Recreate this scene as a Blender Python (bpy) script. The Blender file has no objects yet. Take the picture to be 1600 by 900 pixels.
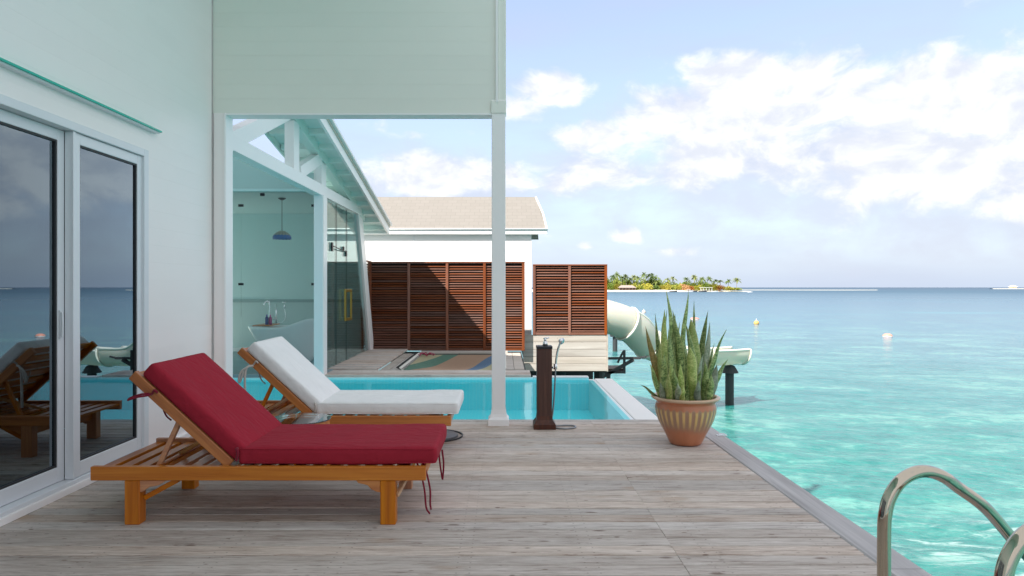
import bpy, bmesh, math, random
from mathutils import Vector, Matrix, noise as mnoise
random.seed(7)
R = math.radians
S = bpy.context.scene
C = S.collection

# ------------------------------------------------------------------ camera
F = 1067.0; EYE = 1.3
cam = bpy.data.cameras.new('camera'); camo = bpy.data.objects.new('camera', cam); C.objects.link(camo)
cam.sensor_width = 36; cam.lens = 24.0
cam.shift_x = 13/1600; cam.shift_y = -1/1600
cam.clip_start = .05; cam.clip_end = 60000
camo.location = (0, 0, EYE); camo.rotation_euler = (R(90), 0, 0)
S.camera = camo
S.view_settings.view_transform = 'Standard'; S.view_settings.look = 'None'
S.view_settings.exposure = 2.15; S.view_settings.gamma = 1
S.cycles.max_bounces = 10; S.cycles.diffuse_bounces = 5; S.cycles.transparent_max_bounces = 24
S.cycles.glossy_bounces = 4
S.cycles.caustics_reflective = False; S.cycles.caustics_refractive = False
S.cycles.sample_clamp_indirect = 8

def at(px, py, Y):
    """point at depth Y seen at a pixel of the 1600x900 photograph"""
    return Vector(((px-787)*Y/F, Y, EYE-(py-449)*Y/F))

# ------------------------------------------------------------------ node helpers
class NT:
    def __init__(s, tree): s.t = tree; s.n = tree.nodes; s.l = tree.links
    def new(s, typ, **kw):
        n = s.n.new(typ)
        for k, v in kw.items(): setattr(n, k, v)
        return n
    def put(s, sock, v):
        if isinstance(v, bpy.types.NodeSocket): s.l.new(v, sock)
        elif v is not None:
            if isinstance(v, (tuple, list)) and len(v) == 3 and sock.type == 'RGBA': v = (*v, 1)
            sock.default_value = v
    def math(s, op, a, b=None, c=None, clamp=False):
        n = s.new('ShaderNodeMath', operation=op); n.use_clamp = clamp
        s.put(n.inputs[0], a); s.put(n.inputs[1], b)
        if c is not None: s.put(n.inputs[2], c)
        return n.outputs[0]
    def vmath(s, op, a, b=None):
        n = s.new('ShaderNodeVectorMath', operation=op); s.put(n.inputs[0], a); s.put(n.inputs[1], b)
        return n.outputs[0] if op not in ('LENGTH', 'DOT_PRODUCT') else n.outputs['Value']
    def mapping(s, v, scale=(1,1,1), rot=(0,0,0), loc=(0,0,0)):
        n = s.new('ShaderNodeMapping'); s.put(n.inputs[0], v)
        n.inputs['Scale'].default_value = scale; n.inputs['Rotation'].default_value = rot; n.inputs['Location'].default_value = loc
        return n.outputs[0]
    def noise(s, v, scale, detail=4, rough=.55, dist=0):
        n = s.new('ShaderNodeTexNoise'); s.put(n.inputs['Vector'], v)
        n.inputs['Scale'].default_value = scale; n.inputs['Detail'].default_value = detail
        n.inputs['Roughness'].default_value = rough; n.inputs['Distortion'].default_value = dist
        return n.outputs['Fac']
    def ramp(s, f, stops):
        n = s.new('ShaderNodeValToRGB'); s.put(n.inputs[0], f); e = n.color_ramp.elements
        while len(e) < len(stops): e.new(.5)
        for i, (p, c) in enumerate(stops):
            e[i].position = p; e[i].color = (*c, 1) if isinstance(c, (tuple, list)) else (c, c, c, 1)
        return n.outputs[0]
    def mix(s, f, a, b, mode='MIX'):
        n = s.new('ShaderNodeMix', data_type='RGBA', blend_type=mode)
        s.put(n.inputs[0], f); s.put(n.inputs[6], a); s.put(n.inputs[7], b)
        return n.outputs[2]
    def smooth(s, x, a, b):
        n = s.new('ShaderNodeMapRange', interpolation_type='SMOOTHSTEP'); s.put(n.inputs[0], x)
        n.inputs[1].default_value = a; n.inputs[2].default_value = b
        return n.outputs[0]
    def bump(s, h, strength=.3, dist=.01, normal=None):
        n = s.new('ShaderNodeBump'); s.put(n.inputs['Height'], h)
        n.inputs['Strength'].default_value = strength; n.inputs['Distance'].default_value = dist
        if normal: s.put(n.inputs['Normal'], normal)
        return n.outputs[0]

def material(name):
    m = bpy.data.materials.new(name); m.use_nodes = True
    T = NT(m.node_tree); T.n.clear()
    T.out = T.new('ShaderNodeOutputMaterial'); T.m = m
    return T
def principled(T, color, rough=.5, metal=0, normal=None, spec=.5, **kw):
    b = T.new('ShaderNodeBsdfPrincipled'); T.put(b.inputs['Base Color'], color); T.put(b.inputs['Roughness'], rough)
    T.put(b.inputs['Metallic'], metal); T.put(b.inputs['Specular IOR Level'], spec)
    if normal: T.put(b.inputs['Normal'], normal)
    for k, v in kw.items(): T.put(b.inputs[k], v)
    T.l.new(b.outputs[0], T.out.inputs[0]); return b
def objco(T, rnd=True):
    v = T.new('ShaderNodeTexCoord').outputs['Object']
    if rnd:
        r = T.new('ShaderNodeObjectInfo').outputs['Random']; T.rnd = r
        n = T.new('ShaderNodeCombineXYZ'); k = T.math('MULTIPLY', r, 53.0)
        for i in range(3): T.put(n.inputs[i], k)
        v = T.vmath('ADD', v, n.outputs[0])
    return v

# ------------------------------------------------------------------ sky and sun
SUN = Vector((-1, -1, 1.4)).normalized()
sun = bpy.data.lights.new('sun', 'SUN'); sun.energy = 2.0; sun.angle = R(.6); sun.color = (1, .95, .87)
suno = bpy.data.objects.new('sun', sun); C.objects.link(suno); suno.location = SUN*50
suno.rotation_euler = SUN.to_track_quat('Z', 'Y').to_euler()
W = bpy.data.worlds.new('World'); S.world = W; W.use_nodes = True
T = NT(W.node_tree); T.n.clear()
wout = T.new('ShaderNodeOutputWorld'); bg = T.new('ShaderNodeBackground'); T.l.new(bg.outputs[0], wout.inputs[0])
sky = T.new('ShaderNodeTexSky', sky_type='NISHITA'); sky.sun_disc = False
sky.sun_elevation = math.asin(SUN.z); sky.sun_rotation = math.atan2(SUN.x, SUN.y)
sky.air_density = 1.0; sky.dust_density = 1.6; sky.ozone_density = 2.2
dirv = T.vmath('NORMALIZE', T.new('ShaderNodeTexCoord').outputs['Generated'])
sep = T.new('ShaderNodeSeparateXYZ'); T.l.new(dirv, sep.inputs[0])
az = T.math('ARCTAN2', sep.outputs[0], sep.outputs[1]); el = T.math('ARCSINE', sep.outputs[2])
cv = T.new('ShaderNodeCombineXYZ'); T.put(cv.inputs[0], az); T.put(cv.inputs[1], T.math('MULTIPLY', el, 1.6))
wrp = T.new('ShaderNodeTexNoise'); T.put(wrp.inputs['Vector'], cv.outputs[0]); wrp.inputs['Scale'].default_value = 5; wrp.inputs['Detail'].default_value = 3
wv = T.vmath('ADD', cv.outputs[0], T.vmath('SCALE', T.vmath('SUBTRACT', wrp.outputs['Color'], (.5, .5, .5)), None))
for n in T.n:
    if n.bl_idname == 'ShaderNodeVectorMath' and n.operation == 'SCALE': n.inputs['Scale'].default_value = .12
fb = T.noise(wv, 12, 12, .60)
fb2 = T.noise(T.mapping(wv, loc=(.012, -.03, 0.0)), 12, 8, .57)
fine = T.noise(wv, 30, 6, .6)
blobs = [(1140,125,80,38,1.15),(1230,125,70,30,.9),(1040,150,60,26,.75),(1100,195,150,45,1.0),(925,215,60,26,.95),(1480,150,120,55,1.25),(1210,175,150,45,1.1),(1100,230,120,35,1.0),(1400,235,180,45,1.05),(1380,180,80,45,.9),(1590,170,90,60,1.1),
         (1500,245,170,60,1.1),(1290,230,140,50,.95),(1060,262,160,30,.85),(860,140,62,24,1.05),(815,165,50,26,.8),(655,275,90,30,1.1),(760,275,90,24,.9),(860,285,80,18,.8),(640,210,40,8,.55),(720,207,25,9,.6),(930,95,22,8,.5),
         (985,368,24,11,.72),(1056,393,34,9,.72),(912,384,16,9,.85),(852,372,28,12,.6),(1580,320,60,26,.85),(1440,300,90,30,.5),(585,195,35,14,.5)]
acc = None
for (bx, by, sx, sy, w) in blobs:
    u = math.atan((bx-787)/F); v = math.atan((449-by)/F*math.cos(u))
    a = T.math('MULTIPLY', T.math('SUBTRACT', az, u), F/sx*.8); b = T.math('MULTIPLY', T.math('SUBTRACT', el, v), F/sy*.8)
    d = T.math('ADD', T.math('MULTIPLY', a, a), T.math('MULTIPLY', b, b))
    g = T.math('MULTIPLY', T.math('EXPONENT', T.math('MULTIPLY', d, -1.0)), w)
    acc = g if acc is None else T.math('MAXIMUM', acc, g)
# out of view the sky carries on with cloud thickened to brighten the shade
away = T.smooth(T.math('ABSOLUTE', T.math('SUBTRACT', az, .25)), .62, .9)
up = T.smooth(el, .42, .6)
gen = T.math('MULTIPLY', T.smooth(T.noise(cv.outputs[0], 2.2, 3, .5), .22, .42), T.math('MAXIMUM', away, up))
acc = T.math('MAXIMUM', acc, gen)
dens = T.math('ADD', acc, T.math('MULTIPLY', T.math('SUBTRACT', fb, .5), 1.85))
dens = T.math('ADD', dens, T.math('MULTIPLY', T.math('SUBTRACT', fine, .5), .25))
cl = T.smooth(dens, .34, .88)
cl = T.math('MULTIPLY', cl, T.smooth(el, .01, .06))
veil = T.math('MULTIPLY', T.smooth(T.noise(T.mapping(cv.outputs[0], scale=(1, 2.6, 1)), 3.2, 5, .5), .38, .72), .45)
shade = T.smooth(T.math('SUBTRACT', fb, fb2), -.18, .16)
hz = T.math('POWER', T.math('SUBTRACT', 1.0, T.math('MAXIMUM', sep.outputs[2], 0), clamp=True), 6)
skyc = T.mix(.70, sky.outputs[0], (.60, .60, .70))
skyc = T.mix(T.math('MULTIPLY', hz, .85), skyc, (1.02, 1.19, 1.48))
skyc = T.mix(veil, skyc, (.95, 1.03, 1.28))
cc = T.mix(shade, (1.26, 1.32, 1.47), (1.70, 1.72, 1.78))
soft = None
for (bx, by, sx, sy, w) in [(1330,260,300,85,1.0),(1520,330,150,60,.8),(700,290,180,45,.9),(960,275,190,40,.8),(1120,190,150,60,.8),(1250,400,400,35,.35)]:
    u = math.atan((bx-787)/F); v = math.atan((449-by)/F*math.cos(u))
    a = T.math('MULTIPLY', T.math('SUBTRACT', az, u), F/sx*.8); b = T.math('MULTIPLY', T.math('SUBTRACT', el, v), F/sy*.8)
    g = T.math('MULTIPLY', T.math('EXPONENT', T.math('MULTIPLY', T.math('ADD', T.math('MULTIPLY', a, a), T.math('MULTIPLY', b, b)), -1.0)), w)
    soft = g if soft is None else T.math('MAXIMUM', soft, g)
soft = T.math('MAXIMUM', soft, T.math('MULTIPLY', gen, .6))
sd_ = T.smooth(T.math('ADD', soft, T.math('MULTIPLY', T.math('SUBTRACT', fb2, .5), 1.3)), .15, .85)
skyc = T.mix(T.math('MULTIPLY', sd_, .72), skyc, (1.08, 1.14, 1.34))
fin = T.mix(T.math('MULTIPLY', cl, .95), skyc, cc)
T.put(bg.inputs[0], fin); bg.inputs[1].default_value = .15

# ------------------------------------------------------------------ mesh builder
WL = {}
def wloc(o):
    v = Vector((0, 0, 0))
    while o is not None: v += o.location; o = o.parent
    return v
def tag(o, label=None, cat=None, group=None, kind=None):
    if label: o['label'] = label
    if cat: o['category'] = cat
    if group: o['group'] = group
    if kind: o['kind'] = kind
    return o
def thing(name, label, cat, loc=(0, 0, 0), group=None):
    o = bpy.data.objects.new(name, None); C.objects.link(o); o.location = loc; o.empty_display_size = .1
    return tag(o, label, cat, group)
class MB:
    def __init__(s): s.v = []; s.f = []; s.uv = {}
    def add(s, vs, fs):
        k = len(s.v); s.v += [Vector(x) for x in vs]; s.f += [tuple(i+k for i in f) for f in fs]; return s
    def box(s, x0, x1, y0, y1, z0, z1):
        return s.add([(x0,y0,z0),(x1,y0,z0),(x1,y1,z0),(x0,y1,z0),(x0,y0,z1),(x1,y0,z1),(x1,y1,z1),(x0,y1,z1)],
                     [(0,3,2,1),(4,5,6,7),(0,1,5,4),(1,2,6,5),(2,3,7,6),(3,0,4,7)])
    def prism(s, poly, axis, a, b):
        """poly of 2-D points extruded along axis ('x','y','z') from a to b"""
        def P(p, t):
            return {'x': (t, p[0], p[1]), 'y': (p[0], t, p[1]), 'z': (p[0], p[1], t)}[axis]
        n = len(poly)
        vs = [P(p, a) for p in poly]+[P(p, b) for p in poly]
        fs = [tuple(range(n)), tuple(range(2*n-1, n-1, -1))]+[(i, i+n, (i+1) % n+n, (i+1) % n) for i in range(n)]
        return s.add(vs, fs)
    def tube(s, pts, r, n=8, cap=True, closed=False):
        pts = [Vector(p) for p in pts]; rs = r if isinstance(r, (list, tuple)) else [r]*len(pts)
        k = len(s.v); m = len(pts)
        t0 = (pts[1]-pts[0]).normalized(); nrm = t0.orthogonal().normalized()
        for i, p in enumerate(pts):
            a = pts[(i-1) % m] if (i > 0 or closed) else pts[i]; b = pts[(i+1) % m] if (i < m-1 or closed) else pts[i]
            t = (b-a).normalized()
            nrm = (nrm-t*nrm.dot(t)).normalized(); bn = t.cross(nrm)
            for j in range(n):
                an = 2*math.pi*j/n; s.v.append(p+(nrm*math.cos(an)+bn*math.sin(an))*rs[i])
        for i in range(m if closed else m-1):
            for j in range(n):
                i2 = (i+1) % m
                s.f.append((k+i*n+j, k+i*n+(j+1) % n, k+i2*n+(j+1) % n, k+i2*n+j))
        if cap and not closed:
            s.f.append(tuple(k+j for j in range(n-1, -1, -1))); s.f.append(tuple(k+(m-1)*n+j for j in range(n)))
        return s
    def lathe(s, prof, cx, cy, n=32, cap0=False, cap1=False, z0=0):
        k = len(s.v); m = len(prof)
        for (r, z) in prof:
            for j in range(n):
                a = 2*math.pi*j/n; s.v.append(Vector((cx+r*math.cos(a), cy+r*math.sin(a), z0+z)))
        for i in range(m-1):
            for j in range(n): s.f.append((k+i*n+j, k+i*n+(j+1) % n, k+(i+1)*n+(j+1) % n, k+(i+1)*n+j))
        if cap0: s.f.append(tuple(k+j for j in range(n-1, -1, -1)))
        if cap1: s.f.append(tuple(k+(m-1)*n+j for j in range(n)))
        return s
    def bar(s, p0, p1, w, h, up=(0, 0, 1)):
        """square bar from p0 to p1, w across, h along up"""
        p0 = Vector(p0); p1 = Vector(p1); t = (p1-p0).normalized(); u = Vector(up); u = (u-t*u.dot(t)).normalized(); c = t.cross(u)
        vs = [p+c*a*w/2+u*b*h/2 for p in (p0, p1) for a, b in ((-1,-1),(1,-1),(1,1),(-1,1))]
        return s.add(vs, [(0,3,2,1),(4,5,6,7),(0,1,5,4),(1,2,6,5),(2,3,7,6),(3,0,4,7)])
    def mesh(s, name, mat, off=(0, 0, 0), smooth=False, fixn=True):
        me = bpy.data.meshes.new(name); off = Vector(off)
        me.from_pydata([v-off for v in s.v], [], s.f)
        if fixn:
            bm = bmesh.new(); bm.from_mesh(me); bmesh.ops.recalc_face_normals(bm, faces=bm.faces); bm.to_mesh(me); bm.free()
        if mat: me.materials.append(mat)
        if smooth:
            me.shade_smooth()
        return me
    def build(s, name, mat, parent=None, smooth=False, bevel=0, kind=None, seg=1, angle=None, loc=None, fixn=True):
        base = wloc(parent) if parent else Vector((0, 0, 0)); o0 = Vector(loc) if loc is not None else base
        me = s.mesh(name, mat, o0, smooth, fixn)
        o = bpy.data.objects.new(name, me); C.objects.link(o); o.parent = parent; o.location = o0-base
        if bevel:
            m = o.modifiers.new('bevel', 'BEVEL'); m.width = bevel; m.segments = seg; m.limit_method = 'ANGLE'; m.angle_limit = R(40)
        if angle is not None:
            me.shade_smooth()
            bm = bmesh.new(); bm.from_mesh(me)
            for e in bm.edges:
                if len(e.link_faces) == 2 and e.calc_face_angle(0) > R(angle): e.smooth = False
            bm.to_mesh(me); bm.free()
        if kind: o['kind'] = kind
        return o
def piece(name, me, parent, loc, rot=None):
    o = bpy.data.objects.new(name, me); C.objects.link(o); o.parent = parent; o.location = Vector(loc)-(wloc(parent) if parent else Vector((0, 0, 0)))
    if rot: o.rotation_euler = rot
    return o
def copy_tree(o, parent=None, swap=None):
    c = o.copy(); C.objects.link(c); c.parent = parent
    if swap and c.type == 'MESH' and c.data.materials and c.data.materials[0].name in swap:
        c.data = c.data.copy(); c.data.materials[0] = swap[c.data.materials[0].name]
    for ch in [x for x in bpy.data.objects if x.parent == o]: copy_tree(ch, c, swap)
    return c
def plank_mesh(L, Wd, H, axis='x', ch=.004, mat=None, name='plank'):
    """board with eased top edges, centred, top at z=0"""
    poly = [(-Wd/2, -H), (Wd/2, -H), (Wd/2, -ch), (Wd/2-ch, 0), (-Wd/2+ch, 0), (-Wd/2, -ch)]
    return MB().prism(poly, axis, -L/2, L/2).mesh(name, mat)
def smooth_path(pts, n=8, closed=False):
    pts = [Vector(p) for p in pts]; out = []; m = len(pts)
    for i in range(m if closed else m-1):
        p0 = pts[i-1] if (i > 0 or closed) else pts[i]*2-pts[i+1]; p1 = pts[i]; p2 = pts[(i+1) % m]
        p3 = pts[(i+2) % m] if (i+2 < m or closed) else p2*2-p1
        for k in range(n):
            t = k/n; out.append(.5*((2*p1)+(p2-p0)*t+(2*p0-5*p1+4*p2-p3)*t*t+(3*p1-p0-3*p2+p3)*t**3))
    if not closed: out.append(pts[-1])
    return out

# ------------------------------------------------------------------ materials
def wood(name, cols, axis='x', fine=26, along=1.3, rough=.55, knots=.5, bump=.25, var=.25, spec=.4, coat=0, pores=.0):
    T = material(name); v = objco(T)
    sc = [fine]*3; sc['xyz'.index(axis)] = along
    mv = T.mapping(v, scale=sc)
    g = T.noise(mv, 1, 7, .62, .7)
    sc2 = [fine*.22]*3; sc2['xyz'.index(axis)] = along*.5
    g2 = T.noise(T.mapping(v, scale=sc2), 1, 4, .5, 1.0)
    f = T.math('ADD', T.math('MULTIPLY', g, .6), T.math('MULTIPLY', g2, .4))
    c = T.ramp(f, [(.30, cols[0]), (.48, cols[1]), (.66, cols[2])])
    bt = T.math('ADD', T.math('MULTIPLY', T.rnd, var), 1-var/2)
    hv = T.new('ShaderNodeHueSaturation'); T.put(hv.inputs['Value'], bt); T.put(hv.inputs['Color'], c)
    T.put(hv.inputs['Saturation'], T.math('ADD', T.math('MULTIPLY', T.math('FRACT', T.math('MULTIPLY', T.rnd, 17.3)), .5), .75))
    c = hv.outputs[0]
    if knots:
        ks = [6.0]*3; ks['xyz'.index(axis)] = 2.6
        vo = T.new('ShaderNodeTexVoronoi'); T.put(vo.inputs['Vector'], T.mapping(v, scale=ks)); vo.inputs['Scale'].default_value = 1
        sp = T.new('ShaderNodeSeparateColor'); T.put(sp.inputs[0], vo.outputs['Color'])
        pick = T.math('GREATER_THAN', sp.outputs[0], 1-knots)
        kd = T.smooth(T.math('ADD', vo.outputs['Distance'], T.math('MULTIPLY', T.math('SUBTRACT', g, .5), .09)), .085, .03)
        k = T.math('MULTIPLY', kd, pick)
        c = T.mix(T.math('MULTIPLY', k, .8), c, tuple(x*.35 for x in cols[0]))
    nrm = T.bump(g, bump, .002)
    b = principled(T, c, rough, 0, nrm, spec)
    if coat: T.put(b.inputs['Coat Weight'], coat); T.put(b.inputs['Coat Roughness'], .18)
    return T.m
def paint(name, col, rough=.45, dirt=.06, rnd=.02, bump=.06):
    T = material(name); v = objco(T)
    n = T.noise(v, 1.6, 5, .6); n2 = T.noise(v, 60, 3, .5)
    f = T.math('ADD', T.math('MULTIPLY', T.math('SUBTRACT', n, .5), dirt), T.math('MULTIPLY', T.math('SUBTRACT', T.rnd, .5), rnd))
    k = T.math('ADD', f, 1.0)
    c = T.vmath('MULTIPLY', col, (1, 1, 1)); cb = T.new('ShaderNodeCombineXYZ')
    for i in range(3): T.put(cb.inputs[i], k)
    T.put(c.node.inputs[1], cb.outputs[0])
    principled(T, c, rough, 0, T.bump(n2, bump, .002)); return T.m
def simple(name, col, rough=.5, metal=0, nb=0, nscale=40, spec=.5, var=.0):
    T = material(name); v = objco(T)
    nrm = T.bump(T.noise(v, nscale, 4), nb, .003) if nb else None
    c = col
    if var:
        c = T.mix(T.noise(v, nscale*.3, 5, .6), tuple(x*(1-var) for x in col), tuple(min(1, x*(1+var)) for x in col))
    principled(T, c, rough, metal, nrm, spec); return T.m
def glass(name, tint, boost=.0, rough=.0, refl=(1, 1, 1), gain=1.0):
    T = material(name)
    tr = T.new('ShaderNodeBsdfTransparent'); T.put(tr.inputs[0], tint)
    gl = T.new('ShaderNodeBsdfGlossy'); T.put(gl.inputs[0], refl); gl.inputs['Roughness'].default_value = rough
    lw = T.new('ShaderNodeFresnel'); lw.inputs[0].default_value = 1.5
    mx = T.new('ShaderNodeMixShader'); T.put(mx.inputs[0], T.math('ADD', T.math('MULTIPLY', lw.outputs[0], gain), boost, clamp=True))
    T.l.new(tr.outputs[0], mx.inputs[1]); T.l.new(gl.outputs[0], mx.inputs[2]); T.l.new(mx.outputs[0], T.out.inputs[0])
    return T.m

M = {}
M['white'] = paint('white_paint', (.93, .88, .86))
M['whiteb'] = paint('white_board_paint', (.93, .885, .865), rough=.38, rnd=.015)
M['panelb'] = paint('white_paint_green_bounce', (.84, .845, .77), rough=.38, rnd=.015)  # white paint with green light bounced off the water put into its colour
M['trim'] = paint('white_trim_paint', (.92, .90, .89), rough=.35)
M['soffit'] = paint('soffit_paint', (.74, .84, .80), rough=.5)
M['alu'] = simple('pale_aluminium', (.74, .77, .80), .38, .1)
M['seal'] = simple('black_rubber', (.02, .022, .025), .5)
M['deckw'] = wood('weathered_deck_wood', [(.33, .28, .25), (.515, .455, .42), (.63, .57, .54)], 'x', 46, 3.0, .78, .35, .5, .20, spec=.25)
def deck_material():
    T = material('weathered_deck_board'); oi = T.new('ShaderNodeObjectInfo').outputs
    ls = T.new('ShaderNodeSeparateXYZ'); T.put(ls.inputs[0], oi['Location'])
    wn = T.new('ShaderNodeTexWhiteNoise', noise_dimensions='1D'); T.put(wn.inputs['W'], T.math('ROUND', T.math('MULTIPLY', ls.outputs[1], 40.0))); T.rnd = wn.outputs['Value']
    cb = T.new('ShaderNodeCombineXYZ'); k = T.math('MULTIPLY', oi['Random'], 53.0)
    for i in range(3): T.put(cb.inputs[i], k)
    v = T.vmath('ADD', T.new('ShaderNodeTexCoord').outputs['Object'], cb.outputs[0])
    g1 = T.noise(T.mapping(v, scale=(5, 85, 85)), 1, 8, .72, 1.2)
    g2 = T.noise(T.mapping(v, scale=(1.6, 22, 22)), 1, 5, .6, .8)
    g3 = T.noise(T.mapping(v, scale=(1.0, 2.2, 1)), 2.2, 5, .6)
    f = T.math('ADD', T.math('ADD', T.math('MULTIPLY', g1, .62), T.math('MULTIPLY', g2, .22)), T.math('MULTIPLY', g3, .16))
    c = T.ramp(f, [(.36, (.22, .165, .135)), (.45, (.44, .37, .325)), (.53, (.58, .51, .46)), (.63, (.70, .63, .585))])
    hv = T.new('ShaderNodeHueSaturation'); T.put(hv.inputs['Color'], c); T.put(hv.inputs['Value'], T.math('ADD', .83, T.math('MULTIPLY', T.rnd, .32)))
    T.put(hv.inputs['Saturation'], T.math('ADD', .6, T.math('MULTIPLY', T.math('FRACT', T.math('MULTIPLY', T.rnd, 13.7)), .8)))
    c = hv.outputs[0]
    for (sx, sy, pick, lo, hi, amt, ofs) in ((4.5, 13, .83, .22, .06, .75, 0), (13, 34, .86, .26, .10, .65, 9.3), (3, 7, .84, .42, .12, .35, 4.1)):
        vo = T.new('ShaderNodeTexVoronoi'); T.put(vo.inputs['Vector'], T.mapping(v, scale=(sx, sy, sy), loc=(ofs, ofs, 0))); vo.inputs['Scale'].default_value = 1
        sp = T.new('ShaderNodeSeparateColor'); T.put(sp.inputs[0], vo.outputs['Color'])
        k = T.math('MULTIPLY', T.smooth(T.math('ADD', vo.outputs['Distance'], T.math('MULTIPLY', T.math('SUBTRACT', g1, .5), .10)), lo, hi), T.math('GREATER_THAN', sp.outputs[0], pick))
        c = T.mix(T.math('MULTIPLY', k, amt), c, (.12, .07, .045) if amt > .5 else (.36, .22, .12))
    oc = T.new('ShaderNodeSeparateXYZ'); T.put(oc.inputs[0], T.new('ShaderNodeTexCoord').outputs['Object'])
    wp = T.new('ShaderNodeSeparateXYZ'); T.put(wp.inputs[0], T.new('ShaderNodeNewGeometry').outputs['Position'])
    sx_ = T.math('SUBTRACT', T.math('PINGPONG', T.math('ADD', wp.outputs[0], 10-.843+.03), .3), .03); sy_ = T.math('SUBTRACT', T.math('ABSOLUTE', oc.outputs[1]), .031)
    dd = T.math('SQRT', T.math('ADD', T.math('MULTIPLY', sx_, sx_), T.math('MULTIPLY', sy_, sy_)))
    c = T.mix(T.math('MULTIPLY', T.smooth(dd, .0065, .003), .45), c, (.10, .07, .055))
    principled(T, c, T.math('ADD', .62, T.math('MULTIPLY', g3, .25)), 0, T.bump(g1, .7, .003), .25); return T.m
M['deckb'] = deck_material()
M['deckw_y'] = wood('weathered_edge_board', [(.24, .225, .225), (.40, .375, .38), (.52, .49, .49)], 'y', 24, .9, .7, .1, .4, .1, spec=.25)
M['skirt'] = wood('pale_weathered_plank', [(.30, .26, .225), (.43, .39, .35), (.52, .48, .44)], 'x', 14, .8, .75, .3, .4, .2, spec=.2)
for ax in 'xyz':
    M['pine_'+ax] = wood('varnished_pine_'+ax, [(.30, .068, .005), (.50, .145, .008), (.62, .22, .018)], ax, 34, 1.6, .38, .22, .18, .14, coat=.12)
M['pine_b'] = wood('varnished_pine_pale', [(.42, .2, .07), (.56, .30, .11), (.66, .40, .17)], 'x', 30, 1.6, .4, .1, .15, .1)
M['slat'] = wood('red_hardwood_slat', [(.095, .032, .019), (.16, .062, .038), (.235, .102, .066)], 'x', 30, 1.2, .5, 0, .2, .3)
M['slatpost'] = wood('red_hardwood_post', [(.12, .03, .012), (.20, .058, .024), (.28, .09, .04)], 'z', 30, 1.2, .5, 0, .2, .2)
M['shower'] = wood('dark_brown_wood', [(.035, .012, .009), (.07, .026, .017), (.11, .045, .028)], 'z', 46, 1.5, .42, .05, .3, .1)
M['chrome'] = simple('chrome', (.75, .76, .78), .12, 1)
M['steel'] = simple('polished_steel', (.50, .44, .35), .08, 1, .02, 30)  # warm dark tone of reflected surroundings is put into the steel colour
M['black'] = simple('black_metal', (.02, .022, .026), .4, .3)
M['dark'] = simple('dark_timber', (.035, .038, .042), .7, 0, .3, 30, var=.3)
M['brass'] = simple('aged_brass', (.42, .30, .07), .35, .8)
M['roofc'] = None

def fabric(name, col, bumps=.25, sheen=.2, edge=.0):
    T = material(name); v = objco(T, False)
    w = T.noise(v, 420, 2, .5); n = T.noise(v, 5, 5, .6); n3 = T.noise(T.mapping(v, scale=(1, 2.2, 1)), 6, 3, .5, .6)
    c = T.mix(n, tuple(x*.90 for x in col), tuple(min(1, x*1.08) for x in col))
    nb = T.bump(n3, .6, .03, T.bump(w, bumps, .0015))
    b = principled(T, c, .92, 0, nb, .08); T.put(b.inputs['Sheen Weight'], sheen); return T.m
M['red'] = fabric('maroon_fabric', (.32, .021, .038), sheen=.02)
M['redtie'] = fabric('maroon_tie', (.20, .012, .03))
M['offwhite'] = fabric('off_white_fabric', (.84, .83, .82), sheen=.05)
M['whitetie'] = fabric('beige_tie', (.60, .56, .52))
M['door_glass'] = glass('tinted_door_glass', (.20, .28, .31), .04, 0, (.74, .90, 1.0), 3.0)
M['bath_glass'] = glass('green_tinted_glass', (.965, .99, .988), 0.0, 0, (.85, 1, 1), .8)
M['table_glass'] = glass('clear_glass', (.90, .95, .94), .05)
M['ledge_glass'] = simple('green_glass_edge', (.03, .50, .38), .15)

# pool basin and pool water
T = material('aqua_pool_tile'); v = objco(T, False)
br = T.new('ShaderNodeTexBrick'); T.put(br.inputs['Vector'], v); br.offset = 0
br.inputs['Scale'].default_value = 1; br.inputs['Brick Width'].default_value = .05; br.inputs['Row Height'].default_value = .05; br.inputs['Mortar Size'].default_value = .003
br.inputs['Color1'].default_value = (.36, .90, .96, 1); br.inputs['Color2'].default_value = (.41, .92, .97, 1); br.inputs['Mortar'].default_value = (.58, .93, .96, 1)
principled(T, br.outputs[0], .3); M['tile'] = T.m
T = material('pool_water'); v = objco(T, False)
tr = T.new('ShaderNodeBsdfTransparent'); T.put(tr.inputs[0], (.50, .965, .99))
gl = T.new('ShaderNodeBsdfGlossy'); gl.inputs['Roughness'].default_value = .02; T.put(gl.inputs[0], (.9, .97, 1))
nb = T.bump(T.noise(T.mapping(v, scale=(1, 2.0, 1)), 2.6, 3, .5), .09, .05)
T.put(gl.inputs['Normal'], nb)
fr = T.new('ShaderNodeFresnel'); fr.inputs[0].default_value = 1.33
mx = T.new('ShaderNodeMixShader'); T.put(mx.inputs[0], T.math('MULTIPLY', fr.outputs[0], .45)); T.l.new(tr.outputs[0], mx.inputs[1]); T.l.new(gl.outputs[0], mx.inputs[2]); T.l.new(mx.outputs[0], T.out.inputs[0])
M['poolwater'] = T.m

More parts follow.
